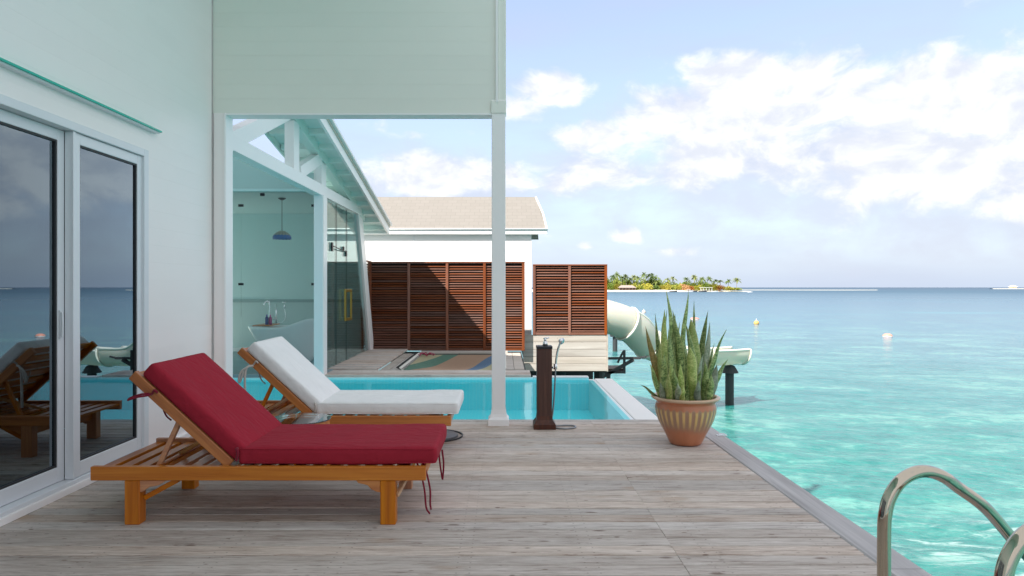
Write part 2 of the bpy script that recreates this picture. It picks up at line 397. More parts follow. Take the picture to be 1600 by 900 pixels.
# sea: pale sand shallows near the villas, deeper blue further out
T = material('lagoon_water'); P = T.new('ShaderNodeNewGeometry').outputs['Position']
rot = T.mapping(P, rot=(0, 0, R(14)))
sp = T.new('ShaderNodeSeparateXYZ'); T.put(sp.inputs[0], P)
dist = T.vmath('LENGTH', T.vmath('MULTIPLY', P, (1, 1, 0)))
big = T.noise(T.mapping(rot, scale=(.35, 1, 1)), .035, 5, .6)
ld = T.math('ADD', T.math('LOGARITHM', dist, 10.0), T.math('MULTIPLY', T.math('SUBTRACT', big, .5), .55))
base = T.ramp(T.math('MULTIPLY', ld, .25), [(.20, (.036, .20, .175)), (.33, (.038, .215, .20)), (.40, (.038, .20, .22)), (.46, (.032, .15, .22)), (.56, (.028, .12, .195)), (.68, (.028, .092, .15)), (.86, (.026, .068, .12))])
# turquoise patches plus ripple light and dark painted into the colour, near the villas
p1 = T.noise(T.mapping(rot, scale=(.55, 1.3, 1)), .40, 7, .62, .5)
p2 = T.noise(T.mapping(rot, scale=(.75, 1.3, 1)), 2.0, 6, .65, .6)
p3 = T.noise(T.mapping(rot, scale=(.8, 1.3, 1)), 7.5, 4, .65, .4)
pt = T.math('ADD', T.math('ADD', T.math('MULTIPLY', p1, .45), T.math('MULTIPLY', p2, .37)), T.math('MULTIPLY', p3, .18))
near = T.smooth(dist, 160, 12)
c = T.mix(T.math('MULTIPLY', near, T.smooth(pt, .51, .41)), base, T.mix(1.0, base, (.36, .72, .74), 'MULTIPLY'))
c = T.mix(T.math('MULTIPLY', near, T.smooth(pt, .50, .60)), c, (.12, .33, .285))
farp = T.noise(T.mapping(rot, scale=(.16, 1.2, 1)), .22, 5, .6)
c = T.mix(T.math('MULTIPLY', T.math('MULTIPLY', T.smooth(farp, .60, .68), T.smooth(dist, 30, 60)), T.smooth(dist, 400, 120)), c, (.03, .22, .28))
# foam streaks by the ladder
fx = T.math('SUBTRACT', sp.outputs[0], 6.6); fy = T.math('SUBTRACT', sp.outputs[1], 8.9)
fd = T.math('SQRT', T.math('ADD', T.math('MULTIPLY', T.math('MULTIPLY', fx, fx), .35), T.math('MULTIPLY', fy, fy)))
fo = T.math('MULTIPLY', T.smooth(fd, 2.3, .3), T.smooth(T.noise(T.mapping(P, rot=(0, 0, R(-18)), scale=(.45, 1.6, 1)), 2.3, 7, .7, 1.0), .50, .66))
c = T.mix(T.math('MULTIPLY', fo, .5), c, (.62, .72, .69))
w1 = T.noise(T.mapping(rot, scale=(.6, 1.2, 1)), 1.4, 6, .6, .3)
w2 = T.noise(T.mapping(rot, scale=(.8, 1.2, 1)), 6.0, 4, .6, .3)
h = T.math('ADD', w1, T.math('MULTIPLY', w2, .34))
bs = T.new('ShaderNodeBump'); T.put(bs.inputs['Height'], h); bs.inputs['Distance'].default_value = .26
T.put(bs.inputs['Strength'], T.math('DIVIDE', 14.0, T.math('ADD', dist, 22.0)))
b = principled(T, c, T.ramp(T.math('DIVIDE', dist, 600.0), [(0, .05), (.12, .20), (1, .42)]), 0, bs.outputs[0], .5, IOR=1.33)
M['sea'] = T.m
T = material('terracotta_glaze'); tc = T.new('ShaderNodeTexCoord').outputs['Object']
sp = T.new('ShaderNodeSeparateXYZ'); T.put(sp.inputs[0], tc)
n = T.noise(T.mapping(tc, scale=(9, 9, 2.2)), 1.6, 6, .6, .3)
ang = T.math('ARCTAN2', sp.outputs[1], sp.outputs[0])
wv = T.math('MULTIPLY', T.math('ADD', T.math('COSINE', T.math('MULTIPLY', ang, 30.0)), 1.0), .5)
zz = T.math('ADD', sp.outputs[2], T.math('MULTIPLY', T.math('SUBTRACT', n, .5), .10))
zfl = T.math('ADD', sp.outputs[2], T.math('MULTIPLY', wv, -.035))
band = T.math('MULTIPLY', T.smooth(zz, .10, .18), T.smooth(T.math('ADD', sp.outputs[2], T.math('MULTIPLY', wv, .02)), .325, .305))
yel = T.math('MULTIPLY', T.math('MULTIPLY', band, T.smooth(wv, .35, .9)), T.smooth(zz, .12, .24))
col = T.mix(n, (.46, .15, .07), (.60, .24, .125))
col = T.mix(T.math('MULTIPLY', band, .75), col, (.33, .22, .15))
col = T.mix(T.math('MULTIPLY', yel, .85), col, (.75, .48, .18))
col = T.mix(T.smooth(sp.outputs[2], .368, .376), col, (.60, .40, .27))
principled(T, col, .28, 0, None, .5); M['pot'] = T.m
M['soil'] = simple('dark_soil', (.05, .035, .025), .9, 0, .6, 60)
def leafmat(name, dark, mid, edge, pale=.0):
    T = material(name); uv = T.new('ShaderNodeUVMap').outputs[0]; rr = T.new('ShaderNodeObjectInfo').outputs['Random']
    sp = T.new('ShaderNodeSeparateXYZ'); T.put(sp.inputs[0], uv)
    cb = T.new('ShaderNodeCombineXYZ'); T.put(cb.inputs[0], T.math('MULTIPLY', sp.outputs[0], .5)); T.put(cb.inputs[1], sp.outputs[1]); T.put(cb.inputs[2], T.math('MULTIPLY', rr, 91))
    n = T.noise(T.mapping(cb.outputs[0], scale=(4, 46, 1)), 1, 5, .75, 1.2)
    f = T.smooth(n, .44, .58)
    c = T.mix(f, dark, mid)
    e = T.smooth(T.math('ABSOLUTE', T.math('SUBTRACT', sp.outputs[0], .5)), .40, .48)
    c = T.mix(T.math('MULTIPLY', e, .75), c, edge)
    hv = T.new('ShaderNodeHueSaturation'); T.put(hv.inputs['Color'], c); T.put(hv.inputs['Value'], T.math('ADD', .75, T.math('MULTIPLY', rr, .55)))
    b = principled(T, hv.outputs[0], .42, 0, T.bump(n, .1, .003), .4); return T.m
M['leaf'] = leafmat('banded_leaf', (.10, .17, .05), (.40, .48, .19), (.52, .55, .24))
M['leafy'] = leafmat('yellow_green_leaf', (.25, .34, .08), (.52, .56, .21), (.68, .64, .30))
M['leafp'] = leafmat('grey_green_leaf', (.24, .30, .21), (.42, .46, .35), (.42, .45, .32))
M['leafo'] = leafmat('browning_leaf', (.14, .13, .03), (.30, .20, .07), (.45, .24, .08))
# ------------------------------------------------------------------ sea
cx, cy = 4.0, 12.0; NA, NRr = 420, 250
vs = []; fs = []
rads = [0.4*(30000/.4)**((i/(NRr-1))**1.0) for i in range(NRr)]
SEA = -2.2
vs.append((cx, cy, SEA))
for r in rads:
    amp = .045*max(0, 1-r/55)
    for j in range(NA):
        a = 2*math.pi*j/NA; x = cx+r*math.cos(a); y = cy+r*math.sin(a); z = SEA
        if amp > 0:
            z += amp*(1.3*mnoise.noise(Vector((x*.55+y*.14, y*1.1-x*.25, 0)))+.7*mnoise.noise(Vector((x*1.4, y*2.6-x*.5, 4)))+.35*mnoise.noise(Vector((x*3.2, y*5.2, 9))))
        vs.append((x, y, z))
for j in range(NA): fs.append((0, 1+j, 1+(j+1) % NA))
for i in range(NRr-1):
    for j in range(NA):
        a = 1+i*NA+j; b = 1+i*NA+(j+1) % NA
        fs.append((a, a+NA, b+NA, b))
mb = MB(); mb.v = [Vector(v) for v in vs]; mb.f = fs
tag(mb.build('sea', M['sea'], None, smooth=True), kind='structure')

# ------------------------------------------------------------------ main deck (structure) with its planks
mb = MB()
for x in (-2.5, -1.6, -.7, .2, .843, 1.7): mb.box(x-.05, x+.05, -3.9, 6.62, -.20, -.036)
mb.box(-2.74, 1.92, 6.56, 6.62, -.22, -.037)
deck = mb.build('deck', M['dark']); tag(deck, kind='structure')
PW = .1175; y = -3.85; i = 0
pmL = plank_mesh(.843+2.735, PW-.008, .034, 'x', .005, M['deckb'])
pmR = plank_mesh(1.754-.843-.0015, PW-.008, .034, 'x', .005, M['deckb'])
rnd = random.Random(3)
while y < 6.62:
    for me, cxx in ((pmL, (.843-2.735)/2), (pmR, (1.754+.8445)/2)):
        piece('plank', me, deck, (cxx, y+PW/2, rnd.uniform(-.002, .002)), (rnd.uniform(-.012, .012), 0, rnd.uniform(-.0004, .0004)))
    y += PW
eb = plank_mesh(3.52, .178, .05, 'y', .008, M['deckw_y'], 'edge_board')
for k in range(3): piece('edge_board', eb, deck, (1.85, -3.9+1.76+k*3.525, .002))
mb = MB(); mb.box(1.90, 1.93, -3.9, 6.66, -.30, -.052); mb.build('fascia', M['deckw_y'], deck)
for x in (-2.2, 1.6):
    for yy in (-3, 0, 3, 6): MB().tube([(x, yy, SEA-.3), (x, yy, -.2)], .13, 12).build('piling', M['dark'], deck)
# small metal eye plate on the edge board
mb = MB(); mb.box(1.86, 1.95, 5.95, 5.985, .003, .012); 
mb.tube(smooth_path([(1.875, 5.965, .01), (1.885, 5.965, .022), (1.925, 5.965, .022), (1.935, 5.965, .01)], 4), .004, 6)
tag(mb.build('mooring_plate', M['alu']), 'small pale metal plate fixed on the deck edge board behind the pot', 'fitting')

# ------------------------------------------------------------------ villa (left) : wall boards, sliding doors, header panel, porch post, roof
villa = thing('villa', 'white boarded villa on the left with sliding glass doors and high porch end panel', 'house', (-2.75, 1, 0))
WX = -2.75
mb = MB()
mb.box(WX-.16, WX-.012, 5.27, 6.43, -.3, 4.5); mb.box(WX-.16, WX-.012, -5.9, 5.27, 2.36, 4.5); mb.box(WX-.16, WX-.012, -5.9, -1.0, -.3, 2.36)
mb.build('wall', M['white'], villa)
BP = .136
long_b = MB().prism([(0, .0001), (.012, 0), (.012, BP-.0003), (0, BP-.0003)], 'y', -5.9, 6.43).mesh('board', M['whiteb'], (0, 0, 0))
short_b = MB().prism([(0, .0001), (.012, 0), (.012, BP-.0003), (0, BP-.0003)], 'y', 5.275, 6.43).mesh('board', M['whiteb'], (0, 0, 0))
z = .0
while z < 4.3:
    if z+BP > 2.40: piece('board', long_b, villa, (WX-.012, 0, z))
    else: piece('board', short_b, villa, (WX-.012, 0, z))
    z += BP
zfill = 2.36
MB().box(WX-.03, WX-.006, -5.9, 5.27, 2.36, 2.36+.10).build('head_trim', M['trim'], villa)
MB().box(WX-.03, WX+.028, -5.9, 6.43, .002, .045).build('base_trim', M['trim'], villa, bevel=.003)
# high end panel over the opening, horizontal boards
HZ = 2.945
mb = MB(); mb.box(-2.75, -.05, 6.46, 6.56, HZ+.01, 5.3); mb.box(-2.762, -2.64, 6.462, 6.56, -.1, HZ+.02)
mb.build('panel_core', M['white'], villa)
pbm = MB(); pbm.prism([(6.46, .0), (6.446, .0), (6.446, .1354), (6.46, .1358)], 'x', -2.747, -.052)
pbm = pbm.mesh('board', M['panelb'], (0, 6.46, 0))
z = HZ
while z < 5.0: piece('board', pbm, villa, (0, 6.46, z)); z += .136
MB().box(-2.735, -2.636, 6.44, 6.459, .045, HZ).build('corner_board', M['white'], villa, bevel=.002)
MB().box(-2.636, -2.618, 6.43, 6.60, -.05, HZ).build('jamb_trim', M['trim'], villa, bevel=.003)
MB().box(-2.636, -.10, 6.436, 6.60, HZ-.018, HZ-.002).build('head_board', M['trim'], villa)
# porch post with flared foot and capital
pc = (-.048, 6.50)
post = MB().box(pc[0]-.065, pc[0]+.065, pc[1]-.065, pc[1]+.065, .08, 3.07).build('porch_post', M['trim'], villa, bevel=.006, seg=2)
mb = MB()
pr = [(.098, .0), (.098, .055), (.092, .063), (.080, .078), (.072, .105), (.068, .15)]
for k in range(len(pr)-1):
    (a, z0), (b, z1) = pr[k], pr[k+1]
    mb.add([(pc[0]+sx*w, pc[1]+sy*w, zz) for w, zz in ((a, z0), (b, z1)) for sx, sy in ((-1,-1),(1,-1),(1,1),(-1,1))],
           [(0,1,5,4),(1,2,6,5),(2,3,7,6),(3,0,4,7)])
mb.build('plinth', M['trim'], post, bevel=.003)
MB().box(pc[0]-.072, pc[0]+.072, pc[1]-.075, pc[1]+.075, HZ-.005, HZ+.115).build('capital', M['panelb'], post, bevel=.004)
mb = MB(); mb.box(-.052, .022, 6.44, 6.54, HZ+.115, 5.6); mb.build('upper_post', M['panelb'], villa, bevel=.004)
MB().box(-.075, -.052, 6.42, 6.445, HZ+.1, 5.6).build('corner_bead', M['trim'], villa)
# roof over the porch and the house (above the frame, shades the deck)
mb = MB()
mb.prism([(-.75, 5.3), (-.75, 5.42), (-5.5, 7.52), (-11, 5.42), (-11, 5.3), (-5.5, 7.4)], 'y', -6.2, 7.8)
mb.build('roof', M['white'], villa)
mb = MB(); mb.prism([(WX-.16, -.3), (WX-.16, 6.1), (-5.5, 7.35), (-10.5, 5.3), (-10.5, -.3)], 'y', 7.0, 7.1)
mb.build('gable_wall', M['white'], villa)
mb = MB()
mb.box(-10.5, -10.4, -6, 7.0, -.3, 5.0); mb.box(-10.4, WX-.16, -6, -5.9, -.3, 5.0); mb.prism([(WX-.16, 4.5), (WX-.012, 4.5), (WX-.012, 6.1), (WX-.16, 6.1)], 'y', -5.9, 6.43)
mb.build('outer_wall', M['white'], villa)
# room behind the glass
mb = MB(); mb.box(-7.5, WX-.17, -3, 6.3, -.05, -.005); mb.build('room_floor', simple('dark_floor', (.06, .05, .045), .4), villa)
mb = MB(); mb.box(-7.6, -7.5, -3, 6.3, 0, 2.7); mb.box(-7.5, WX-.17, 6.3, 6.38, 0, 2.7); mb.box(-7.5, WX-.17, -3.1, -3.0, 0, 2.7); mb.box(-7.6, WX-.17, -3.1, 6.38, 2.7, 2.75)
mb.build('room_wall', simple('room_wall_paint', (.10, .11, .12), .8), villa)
def curtain(x, y0, y1, z0, z1, ph=0):
    n = int((y1-y0)/.02); vs = []; fs = []
    for i in range(n+1):
        yy = y0+(y1-y0)*i/n; xx = x+.035*math.sin(i*.85+ph)+.012*math.sin(i*.31)
        vs += [(xx, yy, z0), (xx, yy, z1)]
    for i in range(n): fs.append((2*i, 2*i+2, 2*i+3, 2*i+1))
    m = MB().add(vs, fs); return m
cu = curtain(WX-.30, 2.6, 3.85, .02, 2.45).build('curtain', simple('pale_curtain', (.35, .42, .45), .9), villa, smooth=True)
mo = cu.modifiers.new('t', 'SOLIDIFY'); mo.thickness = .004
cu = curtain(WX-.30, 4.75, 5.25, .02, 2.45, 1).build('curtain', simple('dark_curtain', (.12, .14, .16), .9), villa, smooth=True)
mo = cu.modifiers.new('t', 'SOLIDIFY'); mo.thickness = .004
# outer frame of the door opening
mb = MB()
mb.box(WX-.10, WX+.012, 5.205, 5.268, .0451, 2.355); mb.box(WX-.10, WX+.012, -1.0, 5.205, 2.30, 2.355); mb.box(WX-.10, WX+.010, -1.0, 5.205, .0451, .07)
mb.build('door_frame', M['alu'], villa, bevel=.003)
def slider(y0, y1, xo, lab=None, handle=False):
    e = bpy.data.objects.new('sliding_door', None); C.objects.link(e); e.parent = villa; e.location = Vector((xo, (y0+y1)/2, .07))-wloc(villa); e.empty_display_size = .1
    sw = .062; z0, z1 = .072, 2.298
    for (a, b) in ((y0, y0+sw), (y1-sw, y1)): MB().box(xo-.022, xo+.022, a, b, z0, z1).build('stile', M['alu'], e, bevel=.003)
    MB().box(xo-.021, xo+.021, y0+sw, y1-sw, z1-.07, z1-.001).build('top_rail', M['alu'], e, bevel=.003)
    MB().box(xo-.021, xo+.021, y0+sw, y1-sw, z0+.001, z0+.095).build('bottom_rail', M['alu'], e, bevel=.003)
    mb = MB(); t = .012
    mb.box(xo-.012, xo+.014, y0+sw, y0+sw+t, z0+.095, z1-.07); mb.box(xo-.012, xo+.014, y1-sw-t, y1-sw, z0+.095, z1-.07)
    mb.box(xo-.012, xo+.014, y0+sw+t, y1-sw-t, z0+.095, z0+.095+t); mb.box(xo-.012, xo+.014, y0+sw+t, y1-sw-t, z1-.07-t, z1-.07)
    mb.build('gasket', M['seal'], e)
    MB().box(xo-.003, xo+.003, y0+sw+t, y1-sw-t, z0+.095+t, z1-.07-t).build('pane', M['door_glass'], e)
    if handle:
        mb = MB(); yh = y1-.03; mb.box(xo+.022, xo+.030, yh-.011, yh+.011, .93, 1.17)
        mb.tube(smooth_path([(xo+.03, yh, .96), (xo+.052, yh, .98), (xo+.052, yh, 1.12), (xo+.03, yh, 1.14)], 4), .008, 8)
        mb.build('handle', M['white'], e, smooth=False)
    return e
slider(4.385, 5.205, WX-.030)
slider(2.86, 4.36, WX-.078+.045*0, handle=False)
e = [o for o in C.objects if o.name.startswith('sliding_door')][-1]
mb = MB(); mb.box(WX-.056, WX-.046, 4.302, 4.322, .975, 1.155); mb.tube(smooth_path([(WX-.046, 4.312, .99), (WX-.038, 4.312, 1.0), (WX-.038, 4.312, 1.13), (WX-.046, 4.312, 1.14)], 4), .006, 8)
mb.build('handle', M['alu'], e)
slider(1.34, 2.84, WX-.030); slider(-.9, 1.32, WX-.078)
MB().box(WX-.055, WX+.002, 4.36, 4.385, .072, 2.298).build('mullion', M['alu'], villa, bevel=.002)
# narrow glass ledge above the doors
led = MB().box(WX+.001, WX+.06, -1.5, 5.38, 2.518, 2.531).build('glass_ledge', M['ledge_glass'], villa, bevel=.002)
MB().box(WX+.001, WX+.045, -1.5, 5.375, 2.508, 2.518).build('ledge_bracket', M['alu'], villa)

# ------------------------------------------------------------------ swimming pool
WL_ = -.062
pool = thing('swimming_pool', 'turquoise infinity pool between the two wooden decks', 'pool', (-1.5, 8.4, -.5))
PB = -.50
mb = MB()
PX0, PX1, PY0, PY1 = -5.2, 1.25, 6.66, 10.02
mb.box(PX0, PX1, PY0, PY1, PB-.1, PB)
mb.build('pool_floor', M['tile'], pool)
mb = MB(); mb.box(PX0-.15, PX0, PY0-.0, PY1, PB-.1, -.03); mb.box(PX0-.15, PX1+.0, PY1, PY1+.13, PB-.1, -.035); mb.box(PX0-.15, PX1, PY0-.1, PY0, PB-.1, -.045)
mb.build('pool_wall', M['tile'], pool)
M['rim'] = paint('pool_rim_plaster', (.80, .82, .83), .4)
MB().box(PX1, PX1+.10, PY0-.1, PY1+.13, PB-.1, WL_-.003).build('overflow_edge', M['rim'], pool, bevel=.004)
MB().box(PX1+.10, PX1+.36, PY0-.1, PY1+.13, PB-.3, -.055).build('outer_rim', paint('warm_rim_plaster', (.82, .80, .77), .5, .12), pool, bevel=.008, seg=2)
MB().box(.43, PX1+.0, PY1+.001, PY1+.14, -.034, -.012).build('rear_rim', M['rim'], pool, bevel=.004)
# water surface
mb = MB(); nx, ny = 60, 34
vs = [(PX0+(PX1+.06-PX0)*i/nx, PY0+(PY1-PY0)*j/ny, WL_) for j in range(ny+1) for i in range(nx+1)]
fs = [(j*(nx+1)+i, j*(nx+1)+i+1, (j+1)*(nx+1)+i+1, (j+1)*(nx+1)+i) for j in range(ny) for i in range(nx)]
mb.add(vs, fs); mb.build('water', M['poolwater'], pool, smooth=True)

# ------------------------------------------------------------------ rear deck with hammock opening
mb = MB()
mb.box(-2.9, .36, 10.10, 10.16, -.25, -.036); mb.box(-2.9, .36, 14.16, 14.22, -.25, -.037); mb.box(.26, .36, 10.16, 14.16, -.25, -.038)
rear = mb.build('rear_deck', M['dark']); tag(rear, kind='structure')
RP = .135
m1 = plank_mesh(.80, RP-.006, .034, 'x', .004, M['deckb']); 
yy = 10.72
while yy < 14.15: piece('plank', m1, rear, (-2.395, yy+RP/2, random.uniform(-.001, .002)+.02)); yy += RP
m2 = plank_mesh(3.25, .145, .036, 'x', .005, M['deckb'])
for k in range(4): piece('plank', m2, rear, (-1.22, 10.125+.0725+k*.15, .0))
m3 = plank_mesh(3.39-.66, .16, .036, 'y', .005, M['skirt'])
piece('plank', m3, rear, (-1.90, 12.18, -.012)); piece('plank', m3, rear, (-1.735, 12.18, -.018))
for k in range(2): piece('plank', m3, rear, (.085+k*.165, 12.18, 0))
m4 = plank_mesh(1.76, .12, .036, 'x', .005, M['skirt'])
for k in range(4): piece('plank', m4, rear, (-.80, 13.55+k*.125+.06, .0))
# net
net = thing('hammock_net', 'woven striped hammock net laced into the opening of the rear deck', 'hammock net', (-.8, 12.1, -.05))
T = material('striped_net_cord'); v = T.new('ShaderNodeTexCoord').outputs['Object']; sp = T.new('ShaderNodeSeparateXYZ'); T.put(sp.inputs[0], v)
q = T.math('SUBTRACT', sp.outputs[0], T.math('MULTIPLY', sp.outputs[1], .3))
q = T.math('ADD', q, T.math('MULTIPLY', T.math('SINE', T.math('MULTIPLY', sp.outputs[1], 1.8)), .07))
q = T.math('DIVIDE', T.math('ADD', q, 1.2), 2.4)
rp = T.new('ShaderNodeValToRGB'); T.put(rp.inputs[0], q); rp.color_ramp.interpolation = 'CONSTANT'
cols = [(0, (.46, .42, .28)), (.08, (.50, .45, .30)), (.20, (.14, .26, .20)), (.325, (.46, .31, .22)), (.617, (.14, .22, .33)), (.742, (.48, .44, .29)), (.846, (.45, .31, .21))]
e = rp.color_ramp.elements
while len(e) < len(cols): e.new(.5)
for i, (p, cc_) in enumerate(cols): e[i].position = p; e[i].color = (*cc_, 1)
principled(T, rp.outputs[0], .85); M['net'] = T.m
nx0, nx1, ny0, ny1 = -1.60, -.03, 10.83, 13.36
mb = MB()
def sag(x, y):
    u = (x-nx0)/(nx1-nx0); w = (y-ny0)/(ny1-ny0); return -.03-.10*math.sin(math.pi*u)*math.sin(math.pi*w)
nn = 52
for i in range(nn+1):
    x = nx0+(nx1-nx0)*i/nn
    mb.tube([(x, ny0+(ny1-ny0)*k/10, sag(x, ny0+(ny1-ny0)*k/10)) for k in range(11)], .0075, 4, cap=False)
nn = 84
for j in range(nn+1):
    y = ny0+(ny1-ny0)*j/nn
    mb.tube([(nx0+(nx1-nx0)*k/8, y, sag(nx0+(nx1-nx0)*k/8, y)+.004) for k in range(9)], .0075, 4, cap=False)
o = mb.build('netting', M['net'], net, fixn=False); o['kind'] = 'stuff'
mb = MB()
for xa, xb in ((nx0, nx0-.06), (nx1, nx1+.06)):
    mb = MB()
    for k in range(30):
        y = ny0+.05+(ny1-ny0-.1)*k/29
        mb.tube(smooth_path([(xa, y, -.03), (xb, y+.03, .012), (xb-.0, y+.055, .012), (xa, y+.085, -.03)], 3), .008, 5)
    tag(mb.build('lacing', simple('white_cord', (.7, .68, .62), .8), net), kind='stuff')
mb = MB()
for k in range(30):
    y = ny0+.09+(ny1-ny0-.1)*k/29
    mb.tube(smooth_path([(nx0-.02, y, -.01), (nx0-.11, y+.01, .015), (nx0-.10, y+.04, .012), (nx0, y+.045, -.02)], 3), .009, 5)
mb.box(nx0-.03, nx1+.03, ny1+.03, ny1+.05, -.04, -.012)
tag(mb.build('dark_lacing', simple('black_cord', (.03, .03, .03), .8), net), kind='stuff')
# pink cord bunch at the corner of the net
mb = MB(); p0 = Vector((nx0+.12, ny1-.25, -.01))
for k in range(7):
    a = k*.9; mb.tube(smooth_path([p0, p0+Vector((.09*math.cos(a), .12*math.sin(a), .05)), p0+Vector((.17*math.cos(a+.4), .2*math.sin(a+.4), .01))], 4), .008, 5)
mb.build('cord_tassel', simple('crimson_cord', (.35, .03, .08), .8), net)

# ------------------------------------------------------------------ bathroom pavilion
bath = thing('bathroom_pavilion', 'glass walled bathroom pavilion with white open roof truss beside the pool', 'pavilion', (-3.5, 11.5, 0))
BX = -2.77; FY = 10.12
pm_ = MB().box(-2.81, -2.68, 10.10, 10.32, -.06, 2.668).build('corner_post', paint('shaded_white_paint', (.80, .85, .87), .35), bath, bevel=.004)  # bluish shade of the front face is put into this white
MB().box(-2.6795, -2.668, 10.11, 10.318, -.06, 2.668).build('post_lit_face', M['trim'], bath)  # thin white sheet painting the brighter side face of the post
mb = MB(); mb.box(BX-.07, BX+.07, 6.62, 13.0, 2.67, 2.83); mb.build('chord_beam', M['trim'], bath, bevel=.003)
def yz_bar(name, y0, z0, y1, z1, th, dx=.07, m='trim', x=BX, over=0):
    return MB().bar((x, y0, z0), (x, y1, z1), dx*2, th).build(name, M[m], bath, bevel=.003)
# rafters: z of lower edge
zl = lambda y: 1.3+1.518+.417*(y-7.2)
zr = lambda y: 1.3+2.19-.2*(y-8.8)
mb = MB(); mb.prism([(6.62, zl(6.62)), (8.85, zl(8.85)), (8.85, zl(8.85)+.2), (6.62, zl(6.62)+.2)], 'x', BX-.066, BX+.066); mb.build('rafter', M['trim'], bath, bevel=.003)
mb = MB(); mb.prism([(8.85, zr(8.85)), (13.3, zr(13.3)), (13.3, zr(13.3)+.15), (8.85, zr(8.85)+.20)], 'x', BX-.064, BX+.064); mb.build('rafter', M['soffit'], bath, bevel=.003)
MB().box(BX-.062, BX+.062, 8.82, 9.05, 2.83, 3.46).build('king_post', M['trim'], bath, bevel=.003)
MB().box(BX-.062, BX+.062, 10.17, 10.42, 2.83, zr(10.42)).build('queen_post', M['trim'], bath, bevel=.003)
MB().bar((BX, 9.15, 2.84), (BX, 10.2, zr(10.2)+.02), .116, .17).build('brace', M['trim'], bath, bevel=.003)
# roof slope towards the far eave
mb = MB(); ra = lambda y: zr(y)+.152
mb.prism([(8.7, ra(8.7)), (14.3, ra(14.3)), (14.3, ra(14.3)+.02), (8.7, ra(8.7)+.02)], 'x', -3.28, -2.405); mb.build('roof_boards', M['soffit'], bath)
mb = MB(); mb.prism([(8.7, ra(8.7)+.021), (14.33, ra(14.33)+.021), (14.33, ra(14.33)+.07), (8.7, ra(8.7)+.07)], 'x', -3.30, -2.385); mb.build('roof', simple('pale_shingle', (.58, .53, .46), .9), bath)
for k in range(11):
    y = 8.95+k*.52
    MB().prism([(y, ra(y)-.075), (y+.07, ra(y+.07)-.075), (y+.07, ra(y+.07)-.001), (y, ra(y)-.001)], 'x', -3.26, -2.44).build('purlin', M['soffit'], bath)
mb = MB(); mb.prism([(8.6, ra(8.6)-.12), (14.34, ra(14.34)-.12), (14.34, ra(14.34)+.075), (8.6, ra(8.6)+.075)], 'x', -2.44, -2.40); mb.build('barge_board', M['trim'], bath, bevel=.003)
mb = MB(); mb.prism([(8.55, ra(8.55)+.06), (14.36, ra(14.36)+.06), (14.36, ra(14.36)+.10), (8.55, ra(8.55)+.10)], 'x', -2.42, -2.345); mb.build('drip_edge', M['trim'], bath)
MB().box(-3.28, -2.44, 14.30, 14.33, ra(14.3)-.12, ra(14.3)+.02).build('eave_board', M['trim'], bath)
mb = MB(); mb.prism([(8.75, ra(8.75)-.10), (14.34, ra(14.34)-.10), (14.34, ra(14.34)+.02), (8.75, ra(8.75)+.02)], 'x', -3.305, -3.281); mb.build('barge_board', M['soffit'], bath)
# leaning end post at the far side
mb = MB(); p = [(12.80, 2.67), (13.15, 2.67), (14.35, 0), (13.98, 0)]; mb.prism(p, 'x', BX-.05, BX+.05); mb.build('leaning_post', M['trim'], bath, bevel=.004)
# front gable panel, header and glass
mb = MB(); mb.prism([(-5.6, 2.765), (-2.83, 2.765), (-2.83, 3.00), (-3.19, 3.03), (-5.6, 4.05)], 'y', 10.12, 10.2)
mb.build('gable_panel', paint('aqua_grey_panel', (.40, .58, .57), .25, .15), bath)
MB().box(-5.6, -2.812, 10.10, 10.22, 2.72, 2.762).build('header_rail', paint('aqua_header', (.50, .70, .70), .4), bath, bevel=.003)
ys = [(-5.6, -3.912), (-3.906, -2.815)]
for a, b in ys: MB().box(a, b, 10.155, 10.163, .02, 2.72).build('pane', M['bath_glass'], bath)
mb = MB()
for z in (2.50, 1.33):
    mb.box(-3.945, -3.875, 10.145, 10.173, z, z+.035); mb.box(-2.86, -2.82, 10.145, 10.173, z, z+.035)
mb.box(-3.62, -3.56, 10.14, 10.17, 2.66, 2.70)
mb.build('glass_clamp', M['black'], bath)
# side glass with door
zt = lambda y: min(2.67, 2.67-(max(0, y-12.8))*2.7/1.19)
e = bath
for (a, b) in ((10.325, 11.30), (11.308, 12.05)):
    MB().box(BX-.004, BX+.004, a, b, .02, 2.668).build('pane', M['bath_glass'], bath)
mb = MB(); mb.prism([(12.058, .02), (13.98, .02), (12.80, 2.668), (12.058, 2.668)], 'x', BX-.004, BX+.004)
mb.build('pane', M['bath_glass'], bath)
mb = MB()
for a in (11.304, 12.054): mb.box(BX-.005, BX+.005, a-.006, a+.006, .02, 2.668)
mb.build('glass_joint', simple('dark_glass_edge', (.06, .14, .14), .3), bath)
mb = MB(); y0, y1, z0, z1 = 11.72, 12.24, .72, 1.27; t = .07; x0, x1 = BX+.03, BX+.055
mb.box(x0, x1, y0, y0+t, z0, z1); mb.box(x0, x1, y1-t, y1, z0, z1); mb.box(x0, x1, y0+t, y1-t, z0, z0+.05); mb.box(x0, x1, y0+t, y1-t, z1-.05, z1)
mb.build('door_handle', M['brass'], bath, bevel=.004)
mb = MB(); mb.box(BX+.005, BX+.03, 10.92, 10.99, 1.88, 2.02); mb.box(BX+.005, BX+.03, 11.70, 11.76, 1.93, 2.0); mb.box(BX+.005, BX+.03, 11.90, 11.97, 1.84, 1.94)
mb.tube([(BX+.02, 10.96, 1.97), (BX+.05, 11.4, 1.93), (BX+.02, 11.93, 1.92)], .008, 6)
mb.build('door_closer', M['black'], bath)
MB().box(-9.6, -5.6, 10.2, 13.8, .0122, .02).build('bounce_court_floor', simple('pale_bounce_paving', (.6, .6, .57), .7, 0, .1, 8, var=.1), bath)  # unseen court, added so its sunlit floor bounces light into the bathroom
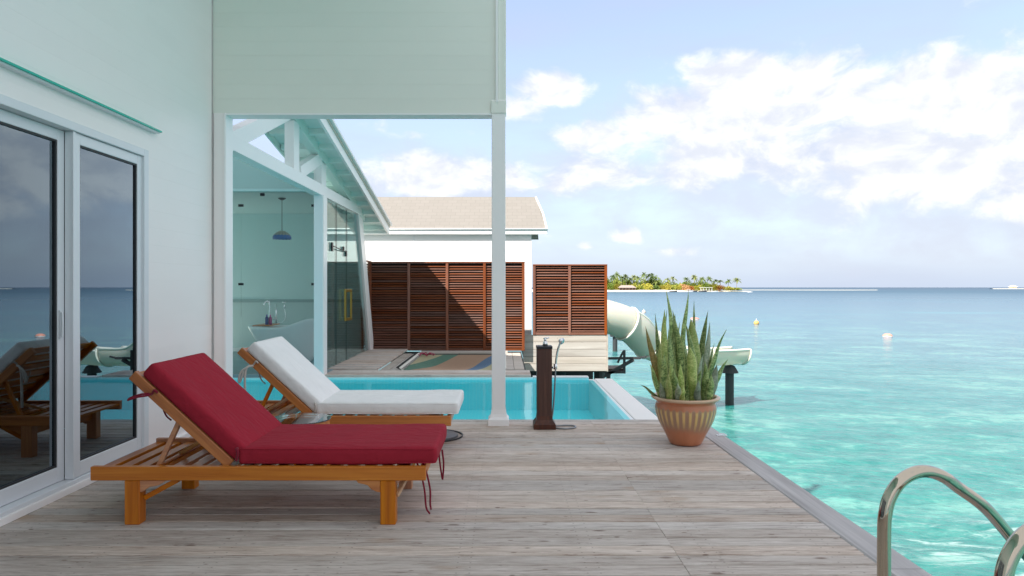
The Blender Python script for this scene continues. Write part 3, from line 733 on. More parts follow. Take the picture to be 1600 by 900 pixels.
MB().box(-9.6, -2.68, 10.1, 14.0, -.12, .012).build('floor', simple('blue_grey_floor', (.20, .28, .31), .4, 0, .1, 8, var=.2), bath)
bw = paint('pale_aqua_wall', (.66, .83, .82), .5)
mb = MB(); mb.box(-9.6, -2.83, 13.72, 13.80, 1.06, 2.78); mb.box(-9.68, -9.6, 10.2, 13.8, 0, 2.78); mb.box(-9.6, -5.6, 10.12, 10.2, 0, 2.78); mb.box(-7.5, -2.84, 10.22, 13.8, 2.78, 2.86)  # walls run on out of view; ceiling left open over the added court
mb.build('inner_wall', bw, bath)
mb = MB(); mb.box(-9.6, -2.83, 13.705, 13.80, .012, 1.0); mb.build('wainscot', paint('pale_wainscot', (.56, .68, .67), .4), bath)
mb = MB(); mb.box(-9.6, -2.83, 13.69, 13.80, 1.0, 1.06); mb.build('dado_rail', paint('grey_aqua_trim', (.34, .45, .45), .5), bath)
mb = MB(); mb.box(-9.6, -2.83, 13.685, 13.704, .012, .09); mb.build('skirting', M['trim'], bath)

# bathtub
tub = thing('bathtub', 'freestanding white bathtub with pale blue outside behind the bathroom glass', 'bathtub', (-3.55, 11.75, .012))
def tubring(t, inner=False):
    pass
NT_ = 48; prof = [(.50, .0), (.56, .02), (.66, .15), (.82, .38), (.97, .56), (1.0, .60), (.985, .615), (.94, .60), (.86, .45), (.72, .22), (.55, .12), (.0, .11)]
vs = []; fs = []
for (r, z) in prof:
    for j in range(NT_):
        a = 2*math.pi*j/NT_; ca, sa = math.cos(a), math.sin(a)
        q_ = min(1, max(0, (ca+.15)/.8)); zz = z*(1+.24*q_*q_*(3-2*q_)+.02*max(0, -ca)**2) if z > .16 else z
        vs.append((-3.70+r*.70*(abs(ca)**.9)*(1 if ca > 0 else -1), 11.80+r*.38*(abs(sa)**.85)*(1 if sa > 0 else -1), .013+zz))
for i in range(len(prof)-1):
    for j in range(NT_): fs.append((i*NT_+j, i*NT_+(j+1) % NT_, (i+1)*NT_+(j+1) % NT_, (i+1)*NT_+j))
MB().add(vs, fs).build('tub_shell', simple('pale_blue_enamel', (.90, .93, .94), .2), tub, smooth=True)
shelf = MB().box(-4.24, -3.96, 11.52, 12.08, .645, .662).build('bath_tray', M['pine_x']); tag(shelf, 'small brown wooden tray across the left end of the bathtub', 'tray')
tp = thing('bath_tap', 'chrome floor standing tap with hand shower at left end of bathtub', 'tap', (-4.30, 11.95, 0))
mb = MB(); bx, by = -4.22, 12.30
mb.tube(smooth_path([(bx, by, .02), (bx, by, .6), (bx, by, .98), (bx-.03, by-.03, 1.05), (bx-.06, by-.1, 1.02), (bx-.06, by-.12, .98)], 6), .016, 10)
mb.tube([(bx+.12, by, .60), (bx+.12, by, 1.0)], .014, 8); mb.tube([(bx-.02, by, .74), (bx+.14, by, .74)], .018, 8); mb.tube([(bx, by, .70), (bx, by, .64)], .03, 10)
mb.build('spout', M['chrome'], tp, smooth=True)
mb = MB(); mb.tube([(bx+.27, by, .92), (bx+.27, by-.01, .99)], [.012, .014], 8); mb.lathe([(.0, -.012), (.035, -.01), (.035, .01), (0, .014)], bx+.27, by-.02, 14, z0=1.03)
mb.tube(smooth_path([(bx+.27, by, .92), (bx+.29, by, .75), (bx+.2, by, .66), (bx+.13, by, .72)], 6), .006, 6)
mb.build('hand_shower', M['chrome'], tp, smooth=True)
for k, (px, col, nm, hgt) in enumerate(((-4.06, (.03, .03, .20), 'dark blue', .17), (-4.00, (.35, .015, .16), 'magenta', .165))):
    bt = thing('bottle', f'small {nm} toiletry bottle standing on the bath tray', 'bottle', (px, 11.70, .662))
    MB().lathe([(0, 0), (.026, 0), (.028, .01), (.028, hgt*.68), (.02, hgt*.78), (.011, hgt*.82), (.011, hgt*.84)], px, 11.70, 16, z0=.6625, cap1=True).build('body', simple(nm.replace(' ', '_')+'_plastic', col, .25), bt, smooth=True)
    MB().lathe([(.013, hgt*.842), (.013, hgt), (0, hgt+.002)], px, 11.70, 12, z0=.6625).build('cap', simple('cap_'+nm.replace(' ', '_'), tuple(min(1, c*1.6+.02) for c in col), .4), bt)

# pendant lamp
lp = at(440.5, 372, 11.3); lamp = thing('pendant_lamp', 'hanging stained glass pendant lamp with blue scalloped rim in the bathroom', 'lamp', (lp.x, lp.y, 2.2))
MB().lathe([(0, 0), (.06, 0), (.062, -.012), (.02, -.035), (0, -.036)], lp.x, lp.y, 20, z0=2.778).build('canopy', M['black'], lamp, smooth=True)
MB().tube([(lp.x, lp.y, 2.74), (lp.x, lp.y, 2.235)], .005, 6).build('cord', M['black'], lamp)
T = material('stained_glass_shade'); v = T.new('ShaderNodeTexCoord').outputs['Object']; sp = T.new('ShaderNodeSeparateXYZ'); T.put(sp.inputs[0], v)
an = T.math('ARCTAN2', sp.outputs[1], sp.outputs[0])
st = T.smooth(T.math('ABSOLUTE', T.math('SINE', T.math('MULTIPLY', an, 8))), .0, .25)
zz = T.math('ADD', sp.outputs[2], T.math('MULTIPLY', T.math('SINE', T.math('MULTIPLY', an, 16)), .006))
c = T.mix(T.smooth(zz, -.045, -.035), (.01, .12, .42), (.38, .36, .30)); c = T.mix(T.smooth(zz, .0, .004), c, (.42, .40, .33))
c = T.mix(st, (.03, .03, .03), c); principled(T, c, .3)
vs = []; fs = []; n = 64; prof = [(.012, .038), (.05, .03), (.10, .0), (.135, -.035), (.150, -.07), (.148, -.095)]
for k, (r, z) in enumerate(prof):
    for j in range(n):
        a = 2*math.pi*j/n; dz = -.012*abs(math.sin(a*8)) if k == len(prof)-1 else 0
        vs.append((lp.x+r*math.cos(a), lp.y+r*math.sin(a), 2.2+z+dz))
for i in range(len(prof)-1):
    for j in range(n): fs.append((i*n+j, i*n+(j+1) % n, (i+1)*n+(j+1) % n, (i+1)*n+j))
o = MB().add(vs, fs).build('lamp_shade', T.m, lamp, smooth=True); mo = o.modifiers.new('s', 'SOLIDIFY'); mo.thickness = .004

# ------------------------------------------------------------------ louvre screens
def slat_mesh(L):
    w, t, a = .046, .010, R(38)
    c, s = math.cos(a), math.sin(a)
    pts = [(-w/2, -t/2), (w/2, -t/2), (w/2, t/2), (-w/2, t/2)]
    return MB().prism([(p[0]*c-p[1]*s, p[0]*s+p[1]*c) for p in pts], 'x', 0, L).mesh('slat', M['slat'])
def screen(name, label, posts, Y, z0, z1, pitch=.0508):
    sc = thing(name, label, 'screen', ((posts[0]+posts[-1])/2, Y, z0))
    for i, x in enumerate(posts): MB().box(x-.028, x+.028, Y-.035, Y+.035, z0, z1-.03).build('post', M['slatpost'], sc, bevel=.003)
    MB().box(posts[0]-.03, posts[-1]+.03, Y-.04, Y+.04, z1-.03, z1).build('top_rail', M['slat'], sc, bevel=.003)
    for a, b in zip(posts[:-1], posts[1:]):
        MB().box(a+.028, b-.028, Y-.03, Y+.03, z0, z0+.05).build('bottom_rail', M['slat'], sc)
        me = slat_mesh(b-a-.056); z = z0+.08
        while z < z1-.05: piece('slat', me, sc, (a+.028, Y, z)); z += pitch
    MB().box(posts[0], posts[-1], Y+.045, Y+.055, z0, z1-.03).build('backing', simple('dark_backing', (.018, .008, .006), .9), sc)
    return sc
screen('louvre_screen', 'long dark red brown louvred screen along the back of the rear deck', [-2.79, -1.98, -1.18, -.40, .41], 14.25, -.02, 1.835)
sc2 = screen('louvre_screen', 'shorter sunlit louvred screen above the grey plank base to the right of the post', [.645, 1.39, 2.155], 14.42, .30, 1.786, .0560)
rt = thing('louvre_screen', 'narrow shaded louvred return screen at the foot of the leaning white post', 'screen', (-2.80, 13.9, 0))
for y in (13.62, 14.22): MB().box(-2.83, -2.775, y-.03, y+.03, -.02, 1.82).build('post', M['slatpost'], rt)
MB().box(-2.84, -2.765, 13.59, 14.27, 1.82, 1.85).build('top_rail', M['slatpost'], rt)
w, t, a = .046, .010, R(38); c_, s_ = math.cos(a), math.sin(a)
me = MB().prism([(p[0]*c_-p[1]*s_, p[0]*s_+p[1]*c_) for p in [(-w/2, -t/2), (w/2, -t/2), (w/2, t/2), (-w/2, t/2)]], 'y', 0, .54).mesh('slat', M['slat'])
z = .04
while z < 1.8: piece('slat', me, rt, (-2.80, 13.65, z)); z += .0508

# ------------------------------------------------------------------ neighbouring house behind the screens
hs = thing('house', 'white house with pale shingled roof rising behind the louvred screens', 'house', (-2, 17, 0))
MB().box(-6, .625, 15.35, 19.5, .06, 2.62).build('wall', M['white'], hs)
for x in (-5.1, -2.55+.62, .0):
    pass
MB().box(-2.02, -2.012, 15.342, 15.35, 1.9, 2.52).build('wall_joint', M['alu'], hs)
T = material('shingle_roof'); v = objco(T, False)
br = T.new('ShaderNodeTexBrick'); T.put(br.inputs['Vector'], T.mapping(v, scale=(1, 1, 1))); br.inputs['Scale'].default_value = 1
br.inputs['Brick Width'].default_value = .22; br.inputs['Row Height'].default_value = .13; br.inputs['Mortar Size'].default_value = .006
br.inputs['Color1'].default_value = (.225, .207, .188, 1); br.inputs['Color2'].default_value = (.238, .219, .20, 1); br.inputs['Mortar'].default_value = (.20, .184, .168, 1)
principled(T, br.outputs[0], .9, 0, T.bump(br.outputs['Fac'], .3, .01)); M['shingle'] = T.m
ez, rz = 2.60, 3.50; Y0, Y1 = 15.28, 16.62
mb = MB(); xr0, xr1, xt = -6, .95, .76
mb.add([(xr0, Y0, ez), (xr1, Y0, ez), (.90, Y0+.65, ez+.42), (xt, Y1, rz), (xr0, Y1, rz), (xr0, Y0, ez-.06), (xr1, Y0, ez-.06), (.90, Y0+.65, ez+.34), (xt, Y1, rz-.1), (xr0, Y1, rz-.1)],
       [(0,1,2,3,4), (9,8,7,6,5), (0,5,6,1), (1,6,7,2), (2,7,8,3), (3,8,9,4), (4,9,5,0)])
rf = mb.build('roof', M['shingle'], hs)
mb = MB(); mb.add([(-6, Y1, rz), (xt, Y1, rz), (.95, 18.6, 2.6), (-6, 18.6, 2.6)], [(0,1,2,3)]); mb.build('rear_roof', M['shingle'], hs)
MB().box(-6, .97, Y0-.035, Y0-.001, ez-.115, ez+.01).build('fascia', M['trim'], hs, bevel=.004)
MB().box(-6, .97, Y0-.0, 15.35, ez-.075, ez-.062).build('soffit', M['white'], hs)
mb = MB(); mb.tube([(-6, Y0-.045, ez+.0), (.985, Y0-.045, ez+.0)], .022, 8); mb.build('gutter', M['trim'], hs, smooth=True)
mb = MB(); mb.bar((.965, Y0-.02, ez-.03), (.915, Y0+.65, ez+.39), .03, .09); mb.bar((.915, Y0+.65, ez+.39), (.775, Y1, rz-.03), .03, .09); mb.build('verge_board', M['trim'], hs)
# plank base under the second screen
base = thing('plank_base', 'pale grey horizontal plank skirting under the shorter louvred screen', 'plinth', (1.35, 14.45, 0))
hm = .154
for k in range(5):
    me = plank_mesh(1.76, hm-.006, .03, 'x', .004, M['skirt'])
    o = piece('plank', me, base, (1.29, 14.405, -.47+hm/2+k*hm), (R(90), 0, 0))
mb = MB(); mb.box(.45, 2.15, 14.44, 14.49, -.45, .29); mb.build('frame', M['dark'], base)
MB().box(2.171, 2.20, 14.38, 19.4, -.47, .295).build('side_board', M['skirt'], base)
MB().box(.5, 2.16, 14.5, 19.3, -.50, -.44).build('underfloor', M['dark'], base)
for x in (.75, 1.25, 2.1):
    for y in (15.0, 18): MB().tube([(x, y, SEA-.3), (x, y, -.5)], .12, 10).build('piling', M['dark'], base)
MB().box(.2, 2.2, 16.8, 16.9, -2.0, -.55).build('cross_beam', M['dark'], base)

# dark steel ladder platform beside the plank base
lf = thing('landing_frame', 'dark angled metal landing frame over the sea beside the plank base', 'landing', (2.5, 15, -.3))
def bp(px, py, Y=15.1): return at(px, py, Y)
MB().bar(bp(944, 560), bp(1000, 559.5), .09, .05).build('beam', M['dark'], lf); MB().bar(bp(1000, 559.5), bp(1010, 557), .05, .035).build('beam', M['dark'], lf)
MB().bar(bp(936, 592), bp(990, 562), .09, .065).build('strut', M['dark'], lf)
MB().bar(bp(944, 581.5), bp(976, 581.5), .09, .05).build('beam', M['dark'], lf)
MB().bar(bp(975.5, 547), bp(975.5, 583.5), .05, .05, (1, 0, 0)).build('strut', M['dark'], lf)
MB().bar(bp(974, 549), bp(965, 567), .045, .04, (1, 0, 0)).build('strut', M['dark'], lf)
MB().bar(bp(951, 583), bp(950, 600), .08, .08, (1, 0, 0)).build('strut', M['dark'], lf)
p_a, p_b = bp(948, 576, 15.5), bp(973, 576, 15.5)
MB().box(p_a.x, p_b.x, 15.2, 15.9, p_a.z-.02, p_a.z+.03).build('tread', M['shower'], lf)

# ------------------------------------------------------------------ water slide
sl = thing('water_slide', 'curving cream water slide descending to the lagoon behind the potted plant', 'water slide', (4, 17, -1))
T = material('translucent_fibreglass'); v = objco(T, False); n = T.noise(v, 2.5, 4)
b = principled(T, T.mix(n, (.72, .70, .60), (.80, .77, .68)), .35); T.put(b.inputs['Subsurface Weight'], .15)
tr = T.new('ShaderNodeBsdfTranslucent'); T.put(tr.inputs[0], (.76, .77, .70)); mx = T.new('ShaderNodeMixShader'); mx.inputs[0].default_value = .35
T.l.new(b.outputs[0], mx.inputs[1]); T.l.new(tr.outputs[0], mx.inputs[2]); T.l.new(mx.outputs[0], T.out.inputs[0]); M['slide'] = T.m
M['slide_rib'] = simple('cream_rim', (.78, .76, .68), .4)
key = [(905, 484, 17.6, 26), (942, 493, 17.7, 26), (973, 503, 17.9, 26), (993, 516, 18.1, 26), (1012, 536, 18.4, 24), (1045, 550, 19.0, 21), (1100, 551, 19.6, 20), (1130, 550, 20.2, 21), (1158, 548, 20.5, 20)]
pts = [at(a, b_, Y) for a, b_, Y, r in key]; rr = [r*Y/F for a, b_, Y, r in key]
sp_ = smooth_path(pts, 8); rs_ = []
for i in range(len(pts)-1):
    for k in range(8): rs_.append(rr[i]*(1-k/8)+rr[i+1]*k/8)
rs_.append(rr[-1])
secs = [(0, 18), (18, 32), (32, 48), (48, 64)]
# opening angle: tube closed at the top part, open trough near the end
for si, (a, b_) in enumerate(secs):
    vs = []; fs = []; n = 28
    for i in range(a, b_+1):
        p = sp_[i]; t = (sp_[min(i+1, 64)]-sp_[max(i-1, 0)]).normalized(); side = t.cross(Vector((0, 0, 1))).normalized(); upv = side.cross(t).normalized()
        half = [math.pi*.985, math.pi*.80, math.pi*.62, math.pi*.56][si]
        if si == 0: half = math.pi
        for j in range(n+1):
            an = -half+2*half*j/n
            vs.append(p+(side*math.sin(an)-upv*math.cos(an))*rs_[i])
    m = b_-a
    for i in range(m):
        for j in range(n): fs.append((i*(n+1)+j, i*(n+1)+j+1, (i+1)*(n+1)+j+1, (i+1)*(n+1)+j))
    o = MB().add(vs, fs).build('slide_section', M['slide'], sl, smooth=True, fixn=True); mo = o.modifiers.new('s', 'SOLIDIFY'); mo.thickness = .025
    # flange rings at both ends of the section and rolled lips along the open edge
    for ii in (0, m):
        mb = MB()
        ring = [vs[ii*(n+1)+j]+(vs[ii*(n+1)+j]-sp_[a+ii]).normalized()*.02 for j in range(n+1)]
        mb.tube(ring, .03, 6).build('flange', M['slide_rib'], sl, smooth=True)
    if si > 0:
        for jj in (0, n): MB().tube([vs[i*(n+1)+jj] for i in range(m+1)], .035, 6).build('lip', M['slide_rib'], sl, smooth=True)
def pile(px, pb, pt_, Y, r):
    bot = at(px, pb, Y); top = at(px, pt_, Y)
    mb = MB(); mb.tube([(bot.x, Y, SEA-.8), (bot.x, Y, top.z-.08)], r, 16)
    mb.build('support_post', M['dark'], sl, smooth=False)
    MB().lathe([(r*2.1, 0), (r*2.0, .03), (r*1.2, .20), (r*.9, .22)], bot.x, Y, 16, cap0=True, cap1=True, z0=top.z-.1).build('post_cap', M['dark'], sl)
pile(1140, 632, 577, 20.4, .125)
mb = MB(); q = at(1143, 566, 20.4); mb.box(q.x-.28, q.x+.25, 20.2, 20.6, q.z-.06, q.z+.10); mb.build('bracket', M['slide_rib'], sl, bevel=.02)
q = at(961, 549, 37.3)
MB().tube([(q.x, 37.3, SEA-.5), (q.x, 37.3, EYE-(524-449)*37.3/F)], .13, 12).build('support_post', M['dark'], sl)
MB().box(q.x-.25, q.x+.2, 37.1, 37.5, EYE-(526-449)*37.3/F, EYE-(523-449)*37.3/F).build('post_cap', M['dark'], sl)

# ------------------------------------------------------------------ buoys
def buoy(px, py, Y, r, col, label, long=False):
    p = at(px, py, Y); b = thing('buoy', label, 'buoy', (p.x, Y, SEA))
    m = simple('buoy_plastic_'+label.split()[1], col, .4)
    if long:
        MB().lathe([(0, -.12), (r*.8, -.1), (r, .0), (r*.85, .12), (r*.4, .2), (0, .2)], p.x, Y, 24, z0=SEA+.02).build('float', m, b, smooth=True)
        MB().lathe([(r*1.01, -.01), (r*1.02, .03)], p.x, Y, 24, z0=SEA+.02).build('band', M['white'], b)
    else:
        MB().lathe([(0, -r), (r*.7, -r*.7), (r, 0), (r*.7, r*.7), (0, r)], p.x, Y, 18, z0=SEA+r*.4).build('float', m, b, smooth=True)
        MB().tube([(p.x, Y, SEA+r*1.3), (p.x, Y, SEA+r*2)], .03, 6).build('ring', M['white'], b)
buoy(1387, 525.5, 3.5*F/77, .33, (.75, .30, .22), 'low pale red float lying on open water towards the right', True)
buoy(1182, 507, 3.5*F/57.5, .26, (.70, .42, .12), 'small yellow round buoy in the lagoon above the slide end')
buoy(1085.5, 500, 3.5*F/50, .5, (.70, .25, .2), 'low red float partly behind the snake plant leaves', True)
buoy(1006, 489, 3.5*F/40, .28, (.75, .6, .5), 'tiny pale buoy beyond the slide left of the plant')

# ------------------------------------------------------------------ loungers
def cushion(L, Wd, H, r=.035, n=(26, 14, 5), puff=.012, seed=0):
    """rounded upholstered block from x 0..L, y -W/2..W/2, z 0..H"""
    vs = {}; V = []; Fc = []
    def vid(i, j, k):
        key = (i, j, k)
        if key in vs: return vs[key]
        u = i/n[0]; v = j/n[1]; w = k/n[2]
        # denser rings near the edges
        e = lambda t: .5-.5*math.copysign(abs(math.cos(math.pi*t))**.72, math.cos(math.pi*t))
        p = Vector((e(u)*L, (e(v)-.5)*Wd, w*H)); q = Vector((min(max(p.x, r), L-r), min(max(p.y, -Wd/2+r), Wd/2-r), min(max(p.z, r), H-r)))
        d = p-q
        if d.length > 1e-6: p = q+d.normalized()*r
        cu, cv_ = math.sin(math.pi*min(1, max(0, p.x/L))), math.sin(math.pi*(p.y/Wd+.5))
        if p.z > H*.6: p.z += puff*(max(0, cu)**.5)*(max(0, cv_)**.5)
        nz = mnoise.noise(Vector((p.x*3.1+seed, p.y*4.2, p.z*3)))*.005+mnoise.noise(Vector((p.x*9+seed, p.y*11, p.z*9)))*.0018
        p += Vector((0, nz if abs(p.y) > Wd*.45 else 0, nz))
        V.append(p); vs[key] = len(V)-1; return vs[key]
    for i in range(n[0]):
        for j in range(n[1]):
            Fc.append((vid(i,j,n[2]), vid(i+1,j,n[2]), vid(i+1,j+1,n[2]), vid(i,j+1,n[2]))); Fc.append((vid(i,j,0), vid(i,j+1,0), vid(i+1,j+1,0), vid(i+1,j,0)))
    for k in range(n[2]):
        for i in range(n[0]):
            Fc.append((vid(i,0,k), vid(i+1,0,k), vid(i+1,0,k+1), vid(i,0,k+1))); Fc.append((vid(i,n[1],k), vid(i,n[1],k+1), vid(i+1,n[1],k+1), vid(i+1,n[1],k)))
        for j in range(n[1]):
            Fc.append((vid(0,j,k), vid(0,j,k+1), vid(0,j+1,k+1), vid(0,j+1,k))); Fc.append((vid(n[0],j,k), vid(n[0],j+1,k), vid(n[0],j+1,k+1), vid(n[0],j,k+1)))
    mb = MB(); mb.v = V; mb.f = Fc; return mb
LX, LY = -1.343, 4.10
def make_lounger():
    lo = thing('sun_lounger', 'wooden sun lounger with maroon cushion nearest the viewer', 'sun lounger', (0, 0, 0), 'reclining wooden sun loungers')
    def B(name, m, *a, parent=None, bevel=.004): return MB().box(*a).build(name, m, parent or lo, bevel=bevel)
    for s in (-1, 1):
        ya, yb = sorted((s*.37, s*.335)); B('side_rail', M['pine_x'], -.917, .917, ya, yb, .243, .319)
        for x in (-.733, .667):
            ya, yb = sorted((s*.366, s*.296)); lg = B('leg', M['pine_z'], x, x+.084, ya, yb, 0, .2425)
        # shaped corner bracket by the foot-end leg
        prof = [(.667, .2425), (.535, .2425), (.545, .228), (.575, .222), (.598, .215), (.615, .196), (.640, .182), (.667, .176)]
        ya, yb = sorted((s*.362, s*.338)); MB().prism(prof, 'y', ya, yb).build('bracket', M['pine_x'], lo, bevel=.002)
        prof = [(-.649, .2425), (-.649, .178), (-.635, .180), (-.60, .205), (-.55, .215), (-.50, .2425)]
        MB().prism(prof, 'y', ya, yb).build('bracket', M['pine_x'], lo, bevel=.002)
        MB().bar((-.645, s*.315, .135), (-.46, s*.315, .235), .028, .028).build('brace', M['pine_x'], lo, bevel=.002)
        MB().bar((.752, s*.33, .15), (.80, s*.20, .235), .022, .022).build('brace', M['pine_b'], lo, bevel=.002)
    for x in (-.70, .70): B('cross_rail', M['pine_y'], x, x+.035, -.334, .334, .165, .235)
    B('end_rail', M['pine_y'], .880, .910, -.334, .334, .248, .312)
    sm = MB().box(-.03, .03, -.333, .333, -.009, .009).mesh('slat', M['pine_y'])
    x = -.88
    while x < .86: piece('slat', sm, lo, (x, 0, .288)); x += .098
    # backrest hinged on the side rails
    A = math.radians(42.5); hx, hz_ = -.165, .325
    br_ = bpy.data.objects.new('backrest', None); C.objects.link(br_); br_.parent = lo; br_.location = (hx, 0, hz_); br_.empty_display_size = .1
    # local x runs up the back: rotate so +x -> (-cosA, sinA)
    br_.rotation_euler = (0, A, math.pi)
    def Bb(name, m, *a, bevel=.003):
        o = bpy.data.objects.new(name, MB().box(*a).mesh(name, m)); C.objects.link(o); o.parent = br_
        if bevel: md = o.modifiers.new('bevel', 'BEVEL'); md.width = bevel; md.segments = 1
        return o
    return lo, br_, Bb
def finish_lounger():
    lo, br_, Bb = make_lounger()
    # check orientation: Euler XYZ (0,A,pi): Rz(pi)*Ry(A): x-> Ry: (cosA,0,-sinA) -> (-cosA,0,-sinA); use -A so it rises
    A = math.radians(42.5); br_.rotation_euler = (0, -A, math.pi)
    for s in (-1, 1):
        ya, yb = sorted((s*.330, s*.295)); Bb('back_rail', M['pine_x'], .0, .735, ya, yb, -.035, .022)
    for k in range(7): Bb('back_slat', M['pine_y'], .05+k*.103, .11+k*.103, -.294, .294, .003, .019)
    o = bpy.data.objects.new('back_cushion', cushion(.715, .66, .098, .026, (24, 18, 6), .006, 2).mesh('back_cushion', M['red'], (0, 0, 0), True)); C.objects.link(o); o.parent = br_; o.location = (-.012, 0, .023)
    o.rotation_euler = (0, 0, 0)
    # props
    top = Vector((-.165-.42*math.cos(A), 0, .325+.42*math.sin(A)))
    for s in (-1, 1): MB().bar((top.x+.02, s*.275, top.z-.02), (top.x-.115, s*.275, .295), .028, .026).build('prop', M['pine_x'], lo, bevel=.002)
    MB().bar((-.33, -.25, .45), (-.60, .0, .30), .022, .022).build('stay', M['pine_b'], lo, bevel=.002)
    MB().tube([(top.x-.10, -.3, .305), (top.x-.10, .3, .305)], .010, 8).build('prop_bar', M['pine_y'], lo)
    c = cushion(1.10, .68, .096, .026, (36, 18, 6), .004, 5)
    o = bpy.data.objects.new('seat_cushion', c.mesh('seat_cushion', M['red'], (0, 0, 0), True)); C.objects.link(o); o.parent = lo; o.location = (-.125, .0, .320)
    def seam(L, Wd, z, r=.0032, c=.022):
        p = [(c*.35, -Wd/2+c, z), (c*.35, Wd/2-c, z), (c, Wd/2-c*.35, z), (L-c, Wd/2-c*.35, z), (L-c*.35, Wd/2-c, z), (L-c*.35, -Wd/2+c, z), (L-c, -Wd/2+c*.35, z), (c, -Wd/2+c*.35, z)]
        q = []
        for a, b in zip(p, p[1:]+p[:1]):
            for t in range(8): q.append(Vector(a).lerp(Vector(b), t/8))
        return MB().tube(q, r, 5, closed=True)
    for zz_ in (.012, .087):
        o2 = bpy.data.objects.new('piping', seam(1.10, .686, zz_).mesh('piping', M['red'], (0, 0, 0), True)); C.objects.link(o2); o2.parent = o
    # ties
    def tie(pts, r=.005, p=lo): return MB().tube(smooth_path(pts, 5), r, 6).build('tie', M['redtie'], p, smooth=True)
    hz2 = .62
    tie([(-.60, -.334, .712), (-.62, -.35, .705), (-.66, -.36, .700), (-.70, -.365, .688), (-.715, -.362, .683), (-.70, -.355, .695), (-.65, -.35, .712), (-.61, -.34, .715)], .006)
    tie([(-.60, -.33, .71), (-.575, -.35, .735), (-.565, -.34, .72)], .007)
    tie([(-.61, -.20, .64), (-.60, -.20, .60), (-.58, -.205, .565), (-.555, -.20, .54)], .005)
    for dx, dy, L in ((.0, -.30, .24), (.03, -.29, .22)):
        tie([(.86+dx, dy, .325), (.885+dx, dy-.02, .27), (.905+dx, dy-.025, .18), (.915+dx*.7, dy-.03, .325-L), (.935+dx*.2, dy-.03, .29-L)], .0055)
    tie([(.955, -.02, .33), (.962, -.03, .26), (.975, -.03, .17), (.98, -.03, .165), (.985, -.03, .25), (.975, -.02, .33)], .0055)
    tie([(-.135, -.30, .40), (-.125, -.345, .41), (-.118, -.35, .385), (-.128, -.345, .345)], .008)
    return lo
lo1 = finish_lounger(); lo1.location = (LX, LY, 0)
lo2 = copy_tree(lo1, None, {'maroon_fabric': M['offwhite'], 'maroon_tie': M['whitetie']})
lo2.location = (LX+.025, LY+1.47, 0)
for o in [x for x in bpy.data.objects if x.parent == lo2 and x.name.startswith('tie')]:
    if max(v.co.x for v in o.data.vertices) > .5 or min(v.co.x for v in o.data.vertices) < -.7: bpy.data.objects.remove(o)
o = bpy.data.objects.new('tie', MB().tube(smooth_path([(-.60, -.335, .70), (-.64, -.36, .69), (-.655, -.365, .62), (-.655, -.36, .45), (-.658, -.36, .38)], 6), .009, 6).mesh('tie', M['whitetie'], (0, 0, 0), True)); C.objects.link(o); o.parent = lo2
o = bpy.data.objects.new('tie', MB().tube(smooth_path([(-.64, -.36, .69), (-.68, -.37, .66), (-.70, -.37, .60), (-.69, -.37, .58), (-.665, -.365, .66)], 6), .008, 6).mesh('tie', M['whitetie'], (0, 0, 0), True)); C.objects.link(o); o.parent = lo2
lo2['label'] = 'wooden sun lounger with off white cushion at the pool edge behind the maroon one'

# ------------------------------------------------------------------ glass side table
tb = thing('side_table', 'round glass topped side table with wooden legs between the two loungers', 'side table', (-1.44, 4.83, 0))
MB().lathe([(0, .366), (.212, .366), (.214, .370), (.212, .374), (0, .374)], -1.44, 4.83, 48).build('glass_top', M['table_glass'], tb, smooth=False)
mb = MB(); mb.lathe([(.185, .33), (.205, .33), (.205, .364), (.185, .364), (.185, .33)], -1.44, 4.83, 40); mb.build('rim', M['pine_x'], tb)
for a in (R(25), R(115), R(205), R(295)):
    ca, sa = math.cos(a), math.sin(a)
    MB().bar((-1.44+.20*ca, 4.83+.20*sa, 0), (-1.44+.17*ca, 4.83+.17*sa, .331), .035, .035, (ca, sa, 0)).build('leg', M['pine_z'], tb, bevel=.003)
wm = [simple('frosted_wedge_'+n_, c_, .35) for n_, c_ in (('white', (.75, .74, .72)), ('grey', (.50, .52, .52)), ('peach', (.72, .52, .42)), ('pale_green', (.60, .68, .64)))]
for k in range(10):
    a0, a1 = k*math.pi/5+.1, (k+1)*math.pi/5+.085
    mb = MB(); P3 = [(-1.44+.012*math.cos((a0+a1)/2), 4.83+.012*math.sin((a0+a1)/2))]+[(-1.44+.183*math.cos(a0+(a1-a0)*t/4), 4.83+.183*math.sin(a0+(a1-a0)*t/4)) for t in range(5)]
    mb.prism(P3, 'z', .356, .3655).build('wedge', wm[(k*3) % 4], tb)

# dark round plate on the deck behind the loungers' foot end
pl = thing('parasol_base', 'dark round parasol base plate on the deck beyond the maroon lounger foot', 'parasol base', (-.56, 5.98, 0))
MB().lathe([(0, 0), (.20, 0), (.205, .006), (.20, .016), (.12, .026), (.03, .028), (.03, .05), (0, .05)], -.60, 5.95, 40, z0=.003).build('plate', simple('dark_granite', (.05, .045, .045), .4, 0, .1, 60, var=.4), pl, smooth=False)
MB().lathe([(.236, .0), (.245, .0), (.246, .012), (.236, .012), (.236, 0)], -.60, 5.95, 40, z0=.003).build('outer_ring', M['seal'], pl)

